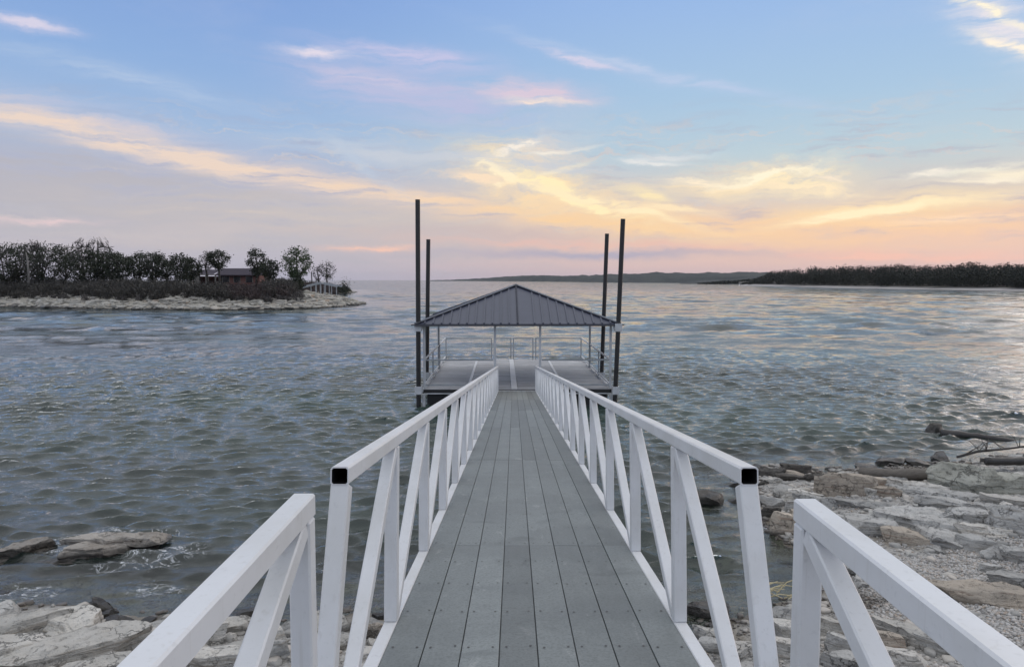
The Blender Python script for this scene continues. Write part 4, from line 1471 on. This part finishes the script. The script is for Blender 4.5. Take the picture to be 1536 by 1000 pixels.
# ledges of stone on its bank
bank = [rock_mesh(rr, 1.0, rr.uniform(0.5, 0.9), rr.uniform(0.22, 0.34), M_bank, 3, 'slab') for _ in range(9)]
BL = 'pale limestone ledge stone on the bank of the wooded point across the water'
got = 0
bt = []
while got < 260:
    px_ = rr.uniform(-25, 535)
    d_ = rr.uniform(100, 128)
    w_ = at_y(px_, 440, d_)
    sd = float(poly_sd([w_.x], [w_.y], ISLAND)[0])
    if not 0.1 < sd < 7.5:
        continue
    s = rr.uniform(0.7, 2.0)
    if any(abs(w_.x - a) < 0.42 * (s + r) and abs(w_.y - b) < 0.30 * (s + r) for a, b, r in bt):
        if rr.random() < 0.9:
            continue
    bt.append((w_.x, w_.y, s))
    o = link('ledge_stone', bank[int(rr.integers(0, 9))], None, (w_.x, w_.y, float(island_z(w_.x, w_.y)[0]) + 0.05 * s), (rr.normal(0, 0.05), rr.normal(0, 0.06), rr.normal(0, 0.35)), (s * 1.25, s, s * rr.uniform(0.6, 1.1)))
    tag(o, BL, 'stone', 'ledge stones along the bank of the point')
    got += 1
rg = np.random.default_rng(8)
pts, sz = [], []
while len(pts) < 1500:
    px_ = rg.uniform(-40, 552)
    w_ = at_y(px_, 440, rg.uniform(100, 245))
    sd = float(poly_sd([w_.x], [w_.y], ISLAND)[0])
    if 0 < sd < 7.5:
        pts.append((w_.x, w_.y, float(island_z(w_.x, w_.y)[0]) + 0.05))
        sz.append(0.35 + 0.8 * rg.random() ** 1.5)
M_bankrub = pebble_mat('bank_rubble', [(0, (0.26, 0.24, 0.20)), (0.5, (0.42, 0.39, 0.33)), (0.9, (0.52, 0.49, 0.43)), (1, (0.42, 0.31, 0.22))], 0.16)
scatter_stones('bank_rubble', M_bankrub, pts, sz, 2, (0.3, 0.5), 6)


def quads_obj(name, C, U, V, mat, parent=None):
    """Little leaf-sized quads: centres and two half-axes."""
    n = len(C)
    P = np.empty((n, 4, 3))
    P[:, 0] = C - U - V
    P[:, 1] = C + U - V
    P[:, 2] = C + U + V
    P[:, 3] = C - U + V
    return link(name, np_mesh(name, P.reshape(-1, 3), np.arange(n * 4, dtype=np.int32).reshape(n, 4), mat), parent)


def rand_axes(rg, n, su, sv):
    a = rg.normal(size=(n, 3))
    a /= np.linalg.norm(a, axis=1, keepdims=True)
    b = np.cross(a, rg.normal(size=(n, 3)))
    b /= np.linalg.norm(b, axis=1, keepdims=True)
    return a * su[:, None], b * sv[:, None]


def brush(name, label, boxes, mat, n_bush, hmin, hmax, seed, twigs=70, dmin=104):
    rg = np.random.default_rng(seed)
    C, U, V = [], [], []
    k = 0
    while k < n_bush:
        pa, pb, s0, s1 = boxes[int(rg.integers(0, len(boxes)))]
        w_ = at_y(rg.uniform(pa, pb), 440, rg.uniform(dmin, 240 if pa >= 438 else 140))
        sd = float(poly_sd([w_.x], [w_.y], ISLAND)[0])
        if not s0 < sd < s1:
            continue
        z0 = float(island_z(w_.x, w_.y)[0])
        H = rg.uniform(hmin, hmax)
        r = H * rg.uniform(0.5, 0.8)
        # upright twigs
        n = twigs
        th = rg.normal(0, 0.42, (n, 2))
        dirs = np.stack([th[:, 0], th[:, 1], np.ones(n)], 1)
        dirs /= np.linalg.norm(dirs, axis=1, keepdims=True)
        L = H * rg.uniform(0.35, 1.0, n)
        base = np.stack([w_.x + rg.normal(0, 0.3 * r, n), w_.y + rg.normal(0, 0.3 * r, n), np.full(n, z0)], 1)
        side = np.cross(dirs, rg.normal(size=(n, 3)))
        side /= np.linalg.norm(side, axis=1, keepdims=True)
        C.append(base + dirs * (L / 2)[:, None])
        U.append(dirs * (L / 2)[:, None])
        V.append(side * rg.uniform(0.012, 0.03, n)[:, None])
        # clumps of small leaves and twig ends
        n = twigs
        q_ = np.stack([w_.x + rg.normal(0, 0.42 * r, n), w_.y + rg.normal(0, 0.42 * r, n), z0 + H * np.abs(rg.normal(0.38, 0.26, n))], 1)
        u, v = rand_axes(rg, n, rg.uniform(0.06, 0.16, n), rg.uniform(0.03, 0.09, n))
        C.append(q_)
        U.append(u)
        V.append(v)
        k += 1
    o = quads_obj(name, np.concatenate(C), np.concatenate(U), np.concatenate(V), mat)
    return tag(o, kind='stuff')


brush('dark_brush', None, [(-60, 283, 4.6, 17), (-60, 283, 4.6, 17), (-60, 283, 4.6, 17), (283, 345, 4.6, 9), (400, 436, 5.0, 15)], M_brush, 560, 1.3, 2.3, 51)
brush('reddish_brush', None, [(325, 430, 5.0, 11)], M_redbrush, 110, 1.1, 1.9, 52)
brush('bare_scrub', None, [(395, 452, 3.5, 8), (-40, 420, 3.6, 7)], M_bare, 150, 0.5, 1.1, 53, 40)
brush('point_scrub', None, [(506, 528, 1.0, 20)], M_oak, 26, 1.0, 2.0, 54, 60, 186)
brush('dense_scrub', None, [(440, 512, 0.2, 12)], M_redbrush, 170, 0.9, 1.7, 55, 60, 186)


def tree_obj(name, label, px, top, wpx, d, kind='oak', base_py=None, group='trees on the wooded point', seed=0, fork=1, dens=1.0, clear=0.3):
    """Trunk, limbs that reach for points through the crown, twigs, and leaves in clumps at the twig ends."""
    rg = np.random.default_rng(seed)
    b = at_y(px, base_py or 424, d)
    if base_py is None:
        b.z = float(island_z(b.x, b.y)[0]) - 0.05
    t = at_y(px, top, d)
    H = t.z - b.z
    W_ = wpx * d / F
    o = thing(name, label, 'tree', b, (0, 0, 0), group)
    wood = MB()
    crown_c = np.array([rg.normal(0, 0.04) * W_, 0, H * (clear + 1) / 2])
    rx, rz = W_ / 2, H * (1 - clear) / 2
    rt = 0.022 * H + 0.05

    def in_crown(n, lo=0.3):
        out_ = []
        while len(out_) < n:
            p = rg.uniform(-1, 1, 3)
            r_ = np.linalg.norm(p)
            if lo < r_ < 1:
                # domed, broader in its upper half
                p[:2] *= 0.72 + 0.35 * (p[2] > -0.3)
                out_.append(crown_c + p * np.array([rx, rx, rz]))
        return np.array(out_)

    nk = {'oak': 8, 'leafy': 8, 'bare': 8, 'wispy': 6}[kind]
    ns = {'oak': 30, 'leafy': 38, 'bare': 34, 'wispy': 20}[kind]
    ntw = int({'oak': 120, 'leafy': 150, 'bare': 190, 'wispy': 80}[kind] * dens)
    stems = []
    for s in range(fork):
        off = (s - (fork - 1) / 2) * 0.55
        top_ = np.array([off * 1.6 + rg.normal(0, 0.03) * H, 0, H * (clear + 0.12)])
        pts = [np.array([off, 0, -0.1]), np.array([off * 1.2 + rg.normal(0, 0.012) * H, rg.normal(0, 0.01) * H, H * clear * 0.5]), top_]
        wood.tube(pts, [rt * 1.25, rt, rt * 0.75], 6)
        stems.append(top_)
    mains, secs = [], []
    for p in in_crown(nk, 0.35):
        s = stems[int(rg.integers(0, fork))]
        mid = s * 0.5 + p * 0.5 + np.array([0, 0, -0.06 * H]) + rg.normal(0, 0.03, 3) * H
        wood.tube([s, mid, p], [rt * 0.55, rt * 0.36, rt * 0.16], 5, False)
        mains += [mid, p * 0.5 + mid * 0.5, p]
    # the leader carries the top of the crown
    p = crown_c + np.array([0, 0, rz * 0.9])
    wood.tube([stems[0], (stems[0] + p) / 2 + rg.normal(0, 0.02, 3) * H, p], [rt * 0.6, rt * 0.4, rt * 0.1], 5, False)
    mains += [(stems[0] + p) / 2, p * 0.75 + stems[0] * 0.25]
    mains = np.array(mains)
    for p in in_crown(ns, 0.5):
        s = mains[np.argmin(((mains - p) ** 2).sum(1))]
        mid = (s + p) / 2 + rg.normal(0, 0.02, 3) * H
        wood.tube([s, mid, p], [rt * 0.2, rt * 0.14, rt * 0.07], 4, False)
        secs += [mid, p]
    secs = np.array(secs)
    wood.build('trunk', M_bark if kind != 'bare' else M_bark, o)
    tw = in_crown(ntw, 0.55)
    src = np.array([secs[np.argmin(((secs - p) ** 2).sum(1))] for p in tw])
    # twigs as thin blades
    C, U, V = [], [], []
    dv = tw - src
    for s_ in range(3):
        j = rg.normal(0, 0.10 * rx, (ntw, 3)) if s_ else 0
        e = tw + j
        dv = e - src
        sidev = np.cross(dv, rg.normal(size=(ntw, 3)))
        sidev /= np.linalg.norm(sidev, axis=1, keepdims=True) + 1e-9
        C.append((src + e) / 2)
        U.append(dv / 2)
        V.append(sidev * (0.026 if kind == 'bare' else 0.018))
    if kind != 'bare':
        per = {'oak': 12, 'leafy': 17, 'wispy': 9}[kind]
        cl = np.repeat(tw, per, 0) + rg.normal(0, 1, (ntw * per, 3)) * np.array([0.055 * W_ + 0.07, 0.055 * W_ + 0.07, 0.032 * H])
        u, v = rand_axes(rg, len(cl), rg.uniform(0.06, 0.15, len(cl)), rg.uniform(0.04, 0.10, len(cl)))
        C.append(cl)
        U.append(u)
        V.append(v)
    mat = {'oak': M_oak, 'leafy': M_leaf, 'bare': M_bare, 'wispy': M_oak}[kind]
    quads_obj('crown', np.concatenate(C), np.concatenate(U), np.concatenate(V), mat, o)
    return o


TREES = [
    ('oak_tree', 'dark leafy oak cut by the left edge of the photo', 6, 366, 52, 128, 'oak'),
    ('oak_tree', 'dark greenish oak second from the left edge, behind the pale dead trunk', 33, 363, 50, 131, 'oak'),
    ('bare_tree', 'bare twiggy tree rising a little above the oaks near the pale dead trunk', 53, 359, 34, 126, 'bare'),
    ('oak_tree', 'wide dark oak with low forked trunk right of the pale dead trunk', 70, 363, 52, 127, 'oak'),
    ('bare_tree', 'grey hazy leafless tree between the wide dark oak and the tall bare trees', 98, 366, 44, 132, 'bare'),
    ('bare_tree', 'pale thin bare tree just left of the tallest bare tree', 124, 355, 26, 135, 'bare'),
    ('bare_tree', 'tallest bare tree of the left grove, its crown open against the sky', 148, 353, 34, 130, 'bare'),
    ('oak_tree', 'dense dark oak below the two tall bare trees', 128, 373, 52, 126, 'oak'),
    ('oak_tree', 'dark oak in front of the tallest bare tree', 153, 374, 48, 128, 'oak'),
    ('oak_tree', 'low dark oak at the right end of the left grove', 177, 378, 38, 126, 'oak'),
    ('oak_tree', 'open crowned oak just right of the gap after the left grove', 209, 376, 28, 130, 'oak'),
    ('oak_tree', 'dark rounded oak, second after the gap in the trees', 231, 377, 36, 128, 'oak'),
    ('oak_tree', 'low oak in the middle of the row before the house', 250, 382, 30, 130, 'oak'),
    ('oak_tree', 'dark oak in the row just left of the house porch', 269, 380, 34, 127, 'oak'),
    ('oak_tree', 'small oak overhanging the left end of the house roof', 287, 384, 28, 129, 'oak'),
    ('bare_tree', 'bare tree with open branches over the left half of the house', 312, 375, 28, 134, 'bare'),
    ('oak_tree', 'umbrella shaped dark tree over the middle of the house', 329, 374, 36, 133, 'oak'),
    ('oak_tree', 'tall narrow tree at the right end of the house', 385, 371, 30, 132, 'oak'),
    ('oak_tree', 'lower round topped tree just right of the house', 406, 388, 32, 130, 'oak'),
    ('leafy_tree', 'greenest tree with twin trunks standing alone near the point', 447, 370, 46, 130, 'leafy'),
    ('thin_tree', 'wispy small tree left of the last tree on the point', 477, 398, 16, 212, 'bare'),
    ('thin_tree', 'last thin tree towards the tip of the point', 491, 391, 30, 214, 'wispy'),
]
CLEAR = {16: 0.45, 15: 0.40, 17: 0.28, 18: 0.25, 19: 0.22, 21: 0.35}
for i, (nm, lab, px, top, wpx, d, kind) in enumerate(TREES):
    tree_obj(nm, lab, px, top, wpx * (1.15 if i < 10 else 1.2 if i < 15 else 0.92), d, kind, seed=100 + i, fork=2 if i in (3, 19) else 1,
             clear=CLEAR.get(i, 0.12 if i < 15 else 0.28), dens=1.7 if i < 10 else 1.15 if i < 15 else 1.0)


def dead_trunk(label, px, top, d, seed, mat):
    b = at_y(px, 424, d)
    b.z = float(island_z(b.x, b.y)[0]) - 0.05
    t = at_y(px, top, d)
    H = t.z - b.z
    o = thing('dead_tree', label, 'tree', b, group='trees on the wooded point')
    r_ = random.Random(seed)
    MB().tube([(0, 0, 0), (0.08, 0, H * 0.5), (-0.05, 0, H * 0.85), (r_.uniform(-.3, .3), 0, H)], [0.22, 0.17, 0.13, 0.05], 7).build('trunk', mat, o, smooth=True)
    for k in range(3):
        z = H * r_.uniform(0.5, 0.85)
        MB().tube([(0, 0, z), (r_.uniform(-.8, .8), r_.uniform(-.3, .3), z + r_.uniform(0.3, 0.9))], [0.06, 0.02], 5).build('branch_stub', mat, o)


dead_trunk('pale bleached dead trunk standing in front of the dark left grove', 43, 378, 122, 1, M_deadwood)
dead_trunk('short dark dead trunk between the twin trunked tree and the thin trees', 467.5, 405, 208, 2, M_bark)


def shrub(label, px, top, wpx, d, seed, mat):
    rg = np.random.default_rng(seed)
    b = at_y(px, 424, d)
    b.z = float(island_z(b.x, b.y)[0])
    H = at_y(px, top, d).z - b.z
    W_ = wpx * d / F
    o = thing('shrub', label, 'shrub', b)
    mb = MB()
    for k in range(7):
        a = rg.uniform(0, 6.28)
        mb.tube([(0, 0, 0), (math.cos(a) * W_ * .15, math.sin(a) * W_ * .15, H * .4), (math.cos(a) * W_ * .32, math.sin(a) * W_ * .32, H * .75)], [0.05, 0.04, 0.02], 4)
    mb.build('stems', M_bark, o)
    n = 900
    c = rg.normal(0, 1, (n, 3)) * np.array([W_ * .22, W_ * .2, H * .2]) + np.array([0, 0, H * .48])
    c[:, 2] = np.abs(c[:, 2])
    u, v = rand_axes(rg, n, rg.uniform(.07, .16, n), rg.uniform(.05, .11, n))
    quads_obj('foliage', c, u, v, mat, o)


shrub('dark round shrub at the foot of the twin trunked tree', 447, 414, 22, 128.5, 1, M_oak)
shrub('dark green shrub right of the derelict dock frame near the tip of the point', 516, 418, 20, 205, 2, M_oak)

# ------------------------------------------------------------------ the house among the trees
m, T, out = new_mat('red_brick_far')
n_ = T.noise(coords(T), 3.0, 4)
pbsdf(T, out, T.mix(n_, (0.13, 0.058, 0.048), (0.19, 0.088, 0.072)), 0.85)
M_brickw = m
m, T, out = new_mat('dark_roof')
n_ = T.noise(coords(T), 2.0, 4)
pbsdf(T, out, T.mix(n_, (0.036, 0.028, 0.040), (0.055, 0.043, 0.058)), 0.95)
M_hroof = m
m, T, out = new_mat('window_glass')
pbsdf(T, out, T.mix(T.noise(coords(T), 1.0), (0.02, 0.022, 0.025), (0.03, 0.03, 0.035)), 0.1)
M_glass = m
HD = 146.0
hl_, hr_ = at_y(328, 411, HD), at_y(389, 411, HD)
pl_ = at_y(284, 410, HD)
gz0 = 2.9
ez = at_y(350, 412, HD).z
rz_ = at_y(350, 402, HD).z
hx = (hl_.x + hr_.x) / 2
house = thing('lake_house', 'low brick house with a purplish roof and a porch half hidden behind the brush', 'house', (hx, HD, gz0))
hw = (hr_.x - hl_.x) / 2
eh, rh = ez - gz0, rz_ - gz0
MB().box(-hw, hw, 0, 7, 0, eh).build('wall', M_brickw, house)
roof_h = MB()
roof_h.add([(-hw - .5, -.6, eh - .02), (hw + .5, -.6, eh - .02), (hw + .5, 3.5, rh), (-hw - .5, 3.5, rh), (-hw - .5, 7.6, eh - .02), (hw + .5, 7.6, eh - .02),
            (-hw - .5, -.6, eh - .2), (hw + .5, -.6, eh - .2), (hw + .5, 3.5, rh - .2), (-hw - .5, 3.5, rh - .2), (-hw - .5, 7.6, eh - .2), (hw + .5, 7.6, eh - .2)],
           [(0, 1, 2, 3), (3, 2, 5, 4), (6, 9, 8, 7), (9, 10, 11, 8), (0, 6, 7, 1), (4, 5, 11, 10), (1, 7, 8, 2), (2, 8, 11, 5), (0, 3, 9, 6), (3, 4, 10, 9)])
roof_h.build('roof', M_hroof, house)
for k, x in enumerate((-hw * .65, -hw * .1, hw * .5)):
    w_o = MB().box(x - .6, x + .6, -.05, .02, eh - 1.5, eh - .35).build('window', M_glass, house)
    MB().box(x - .68, x - .605, -.07, -.001, eh - 1.58, eh - .3).build('frame', M_deadwood, w_o)
    MB().box(x + .605, x + .68, -.07, -.001, eh - 1.58, eh - .3).build('frame', M_deadwood, w_o)
pxl = pl_.x - hx
MB().box(pxl, -hw - .01, 1.5, 6.5, 0, eh - .3).build('porch_wall', M_brickw, house)
MB().box(pxl - .5, -hw - .52, -1.2, 7, eh - .06, eh + .10).build('porch_roof', M_deadwood, house)
MB().add([(pxl - .5, -1.2, eh + .11), (-hw - .52, -1.2, eh + .11), (-hw - .52, 3.5, rh - .25), (pxl + 1.0, 3.5, rh - .25)], [(0, 1, 2, 3)]).build('porch_shingles', M_hroof, house)
for px in (287, 298, 312, 326):
    x = at_y(px, 410, HD).x - hx
    w_ = 0.5 if px == 298 else 0.1
    MB().box(x - w_, x + w_, -1.1, -1.1 + 2 * min(w_, .3), 0, eh - .07).build('porch_column', M_deadwood, house)
MB().box(-hw * .9, -hw * .88 + .9, -.04, .03, 0, 2.0).build('door', M_glass, house)

# derelict dock frame standing crooked in the notch behind the point
FD = 165.0
mfr = M_grey_post
rp = at_y(478, 424, FD)
lp, rp2 = at_y(444, 432, FD), at_y(506, 430, FD)
o = thing('dock_frame', 'derelict pale dock roof frame without a covering, sagging by the tip of the point', 'dock frame', (rp.x, FD, 0))
for dy in (0.0, 4.5):
    a, b, c_ = Vector((lp.x - rp.x, dy, lp.z)), Vector((0, dy, rp.z)), Vector((rp2.x - rp.x, dy, rp2.z))
    MB().bar(a, b, 0.26).build('rafter', mfr, o)
    MB().bar(b, c_, 0.26).build('rafter', mfr, o)
    for px, pt_ in ((466, 427), (473, 425.5), (480, 425), (486, 426), (497, 428.5)):
        w_ = at_y(px, pt_, FD)
        MB().box(w_.x - rp.x - .08, w_.x - rp.x + .08, dy + .12, dy + .26, -0.6, w_.z).build('frame_post', mfr, o)
MB().bar((0, 0.12, rp.z - 0.01), (0, 4.4, rp.z - 0.01), 0.16).build('ridge_bar', mfr, o)

# ------------------------------------------------------------------ far shores
def wood_mass(name, prof, dprof, n, seed, mat, depth, leaf=0.75, per=80, base=0.6, crown=3.2):
    """A far wood that reads as one mass: many crowns of leaf clumps."""
    rg = np.random.default_rng(seed)
    px = np.sort(rg.uniform(prof[0][0], prof[-1][0], n))
    C = []
    xs_, ys_ = zip(*prof)
    dx_, dd_ = zip(*dprof)
    for x in px:
        back = rg.random() ** 1.6
        d = np.interp(x, dx_, dd_) + 12 + back * depth
        top = np.interp(x, xs_, ys_) + 1.6 * float(vnoise(np.array([[x * 0.035, seed, 0.0]]))[0]) + 0.9 * float(vnoise(np.array([[x * 0.11, seed, 0.5]]))[0])
        w_ = at_y(float(x), float(top), float(d))
        H = (w_.z - base) * (rg.uniform(0.86, 1.03) if back > 0.15 else rg.uniform(0.5, 0.9))
        cr = crown * rg.uniform(0.7, 1.25)
        c = rg.normal(size=(per, 3))
        c /= np.linalg.norm(c, axis=1, keepdims=True)
        c *= (rg.random((per, 1)) ** 0.4) * np.array([cr, cr, max(H * 0.46, 1)])
        c += np.array([w_.x, d, base + H * 0.53])
        C.append(c)
    C = np.concatenate(C)
    u, v = rand_axes(rg, len(C), rg.uniform(0.4, 1.0, len(C)) * leaf, rg.uniform(0.3, 0.8, len(C)) * leaf)
    return tag(quads_obj(name, C, u, v, mat), kind='stuff')


RSH_PX = [(1108, 428.0), (1200, 430.6), (1300, 432.6), (1400, 434.2), (1536, 436.6), (1700, 440), (2300, 458), (3200, 478)]
RD = [(x, EYE * F / (y - 419.5)) for x, y in RSH_PX]
RP = [tuple(at_z(a, b, 0)[:2]) for a, b in RSH_PX]
front = np.array(RP)
rows = [(-4, -0.3), (0, 0.0), (3, 0.28), (9, 0.6), (16, 1.0), (60, 2.0), (300, 3.0)]
V_, FQ = [], []
dirs_ = front / np.linalg.norm(front, axis=1, keepdims=True)
nfine = 240
tt = np.linspace(0, len(front) - 1, nfine)
fx = np.interp(tt, range(len(front)), front[:, 0])
fy = np.interp(tt, range(len(front)), front[:, 1])
wob = fbm(np.stack([fx * 0.05, fy * 0.05, fx * 0], 1), 3)
for dd, zz_ in rows:
    for a, b, k in zip(fx, fy, wob):
        L = math.hypot(a, b)
        s = (L + dd + 3 * k) / L
        V_.append((a * s, b * s, zz_))
for r_ in range(len(rows) - 1):
    for c_ in range(nfine - 1):
        i0 = r_ * nfine + c_
        FQ.append((i0, i0 + 1, i0 + nfine + 1, i0 + nfine))
m, T, out = new_mat('far_sand')
pos = T.node('ShaderNodeNewGeometry').outputs['Position']
z = T.node('ShaderNodeSeparateXYZ', {0: pos}).outputs[2]
c = T.mix(T.noise(pos, 0.25, 5, 0.65), (0.34, 0.315, 0.30), (0.50, 0.47, 0.45))
c = T.mix(T.smooth(z, 0.8, 1.3), c, (0.05, 0.045, 0.035))
pbsdf(T, out, c, 0.9)
tag(link('right_shore', np_mesh('right_shore', V_, FQ, m, True)), kind='structure')
wood_mass('far_wood', [(1116, 425), (1132, 421), (1146, 412), (1158, 405.5), (1180, 402.5), (1205, 400), (1240, 399.5), (1270, 397.5), (1300, 398.5), (1350, 395.5), (1390, 397), (1420, 395), (1455, 391), (1490, 396), (1520, 394.5), (1560, 395), (1900, 390)],
          RD, 1100, 71, M_wood_far, 60, 0.30, 170, 0.7, 3.0)

# hills beyond
def hills(name, prof, d, mat, seed, nrow=9, back=500):
    rg = np.random.default_rng(seed)
    xs_, ys_ = zip(*prof)
    px = np.arange(prof[0][0], prof[-1][0], 0.8)
    V_, FQ = [], []
    n = len(px)
    rows = [(-0.12, -0.02), (0.0, 0.10), (0.12, 0.42), (0.3, 0.66), (0.5, 0.85), (0.75, 0.97), (1.0, 1.0), (1.6, 0.8), (2.5, 0.0)]
    for f_, hf in rows:
        for x in px:
            top = np.interp(x, xs_, ys_)
            dx0 = float(np.interp(x, [690, 900, 1120], [2400, 1150, 800])) if d > 1000 else d
            w_ = at_y(float(x), float(top), dx0)
            dd = dx0 + f_ * back
            V_.append((w_.x * dd / dx0, dd, max(w_.z, 0.3) * hf))
    V_ = np.array(V_)
    amp = (np.clip(V_[:, 2] / 6.0, 0, 1)) * 1.4
    V_[:, 2] += amp * fbm(V_ * np.array([0.07, 0.02, 0.0]) + seed, 4)
    i0 = (np.arange(len(rows) - 1)[:, None] * n + np.arange(n - 1)[None]).ravel()
    FQ = np.stack([i0, i0 + 1, i0 + n + 1, i0 + n], 1)
    return tag(link(name, np_mesh(name, V_, FQ, mat, True)), kind='structure')


m, T, out = new_mat('hill_woods')
pos = T.node('ShaderNodeNewGeometry').outputs['Position']
n1 = T.noise(T.mapping(pos, scale=(1, 0.35, 1)), 0.035, 6, 0.65)
n2 = T.noise(pos, 0.006, 3, 0.5)
c = T.mix(T.smooth(n1, 0.4, 0.65), (0.024, 0.030, 0.029), (0.048, 0.054, 0.050))
c = T.mix(T.m('MULTIPLY', T.smooth(n2, 0.5, 0.65), 0.6), c, (0.070, 0.070, 0.060))
pbsdf(T, out, c, 0.95, n1, 3.0, 0.6)
M_hill = m
hills('far_hills', [(640, 420.5), (690, 419.2), (720, 417.5), (760, 414), (800, 412), (850, 412.4), (900, 411), (950, 409), (985, 405), (1010, 406.6), (1030, 407.4),
                    (1080, 406.2), (1120, 404.8), (1150, 405.5), (1180, 408), (1300, 410), (1600, 408), (2200, 412)], 1900.0, M_hill, 3, back=260)
wood_mass('headland_wood', [(1048, 425), (1085, 421.5), (1110, 419), (1140, 417), (1170, 415), (1260, 412)],
          [(1040, 690), (1260, 640)], 260, 72, M_wood_far, 90, 0.6, 110, 0.3, 4.0)
hills('headland', [(1020, 425.5), (1050, 422.5), (1080, 420), (1130, 416), (1300, 414)], 730.0, M_hill, 9, back=60)
# ------------------------------------------------------------------ evening haze over the lake
hz = MB().box(-7700, 7700, -85, 7700, -5.0, 60.0)
m, T, out = new_mat('haze')
pv = T.node('ShaderNodeVolumePrincipled', {'Color': (0.80, 0.84, 0.92, 1), 'Density': 0.00004})
T.l.new(pv.outputs[0], out.inputs['Volume'])
tag(hz.build('haze', m), kind='stuff')
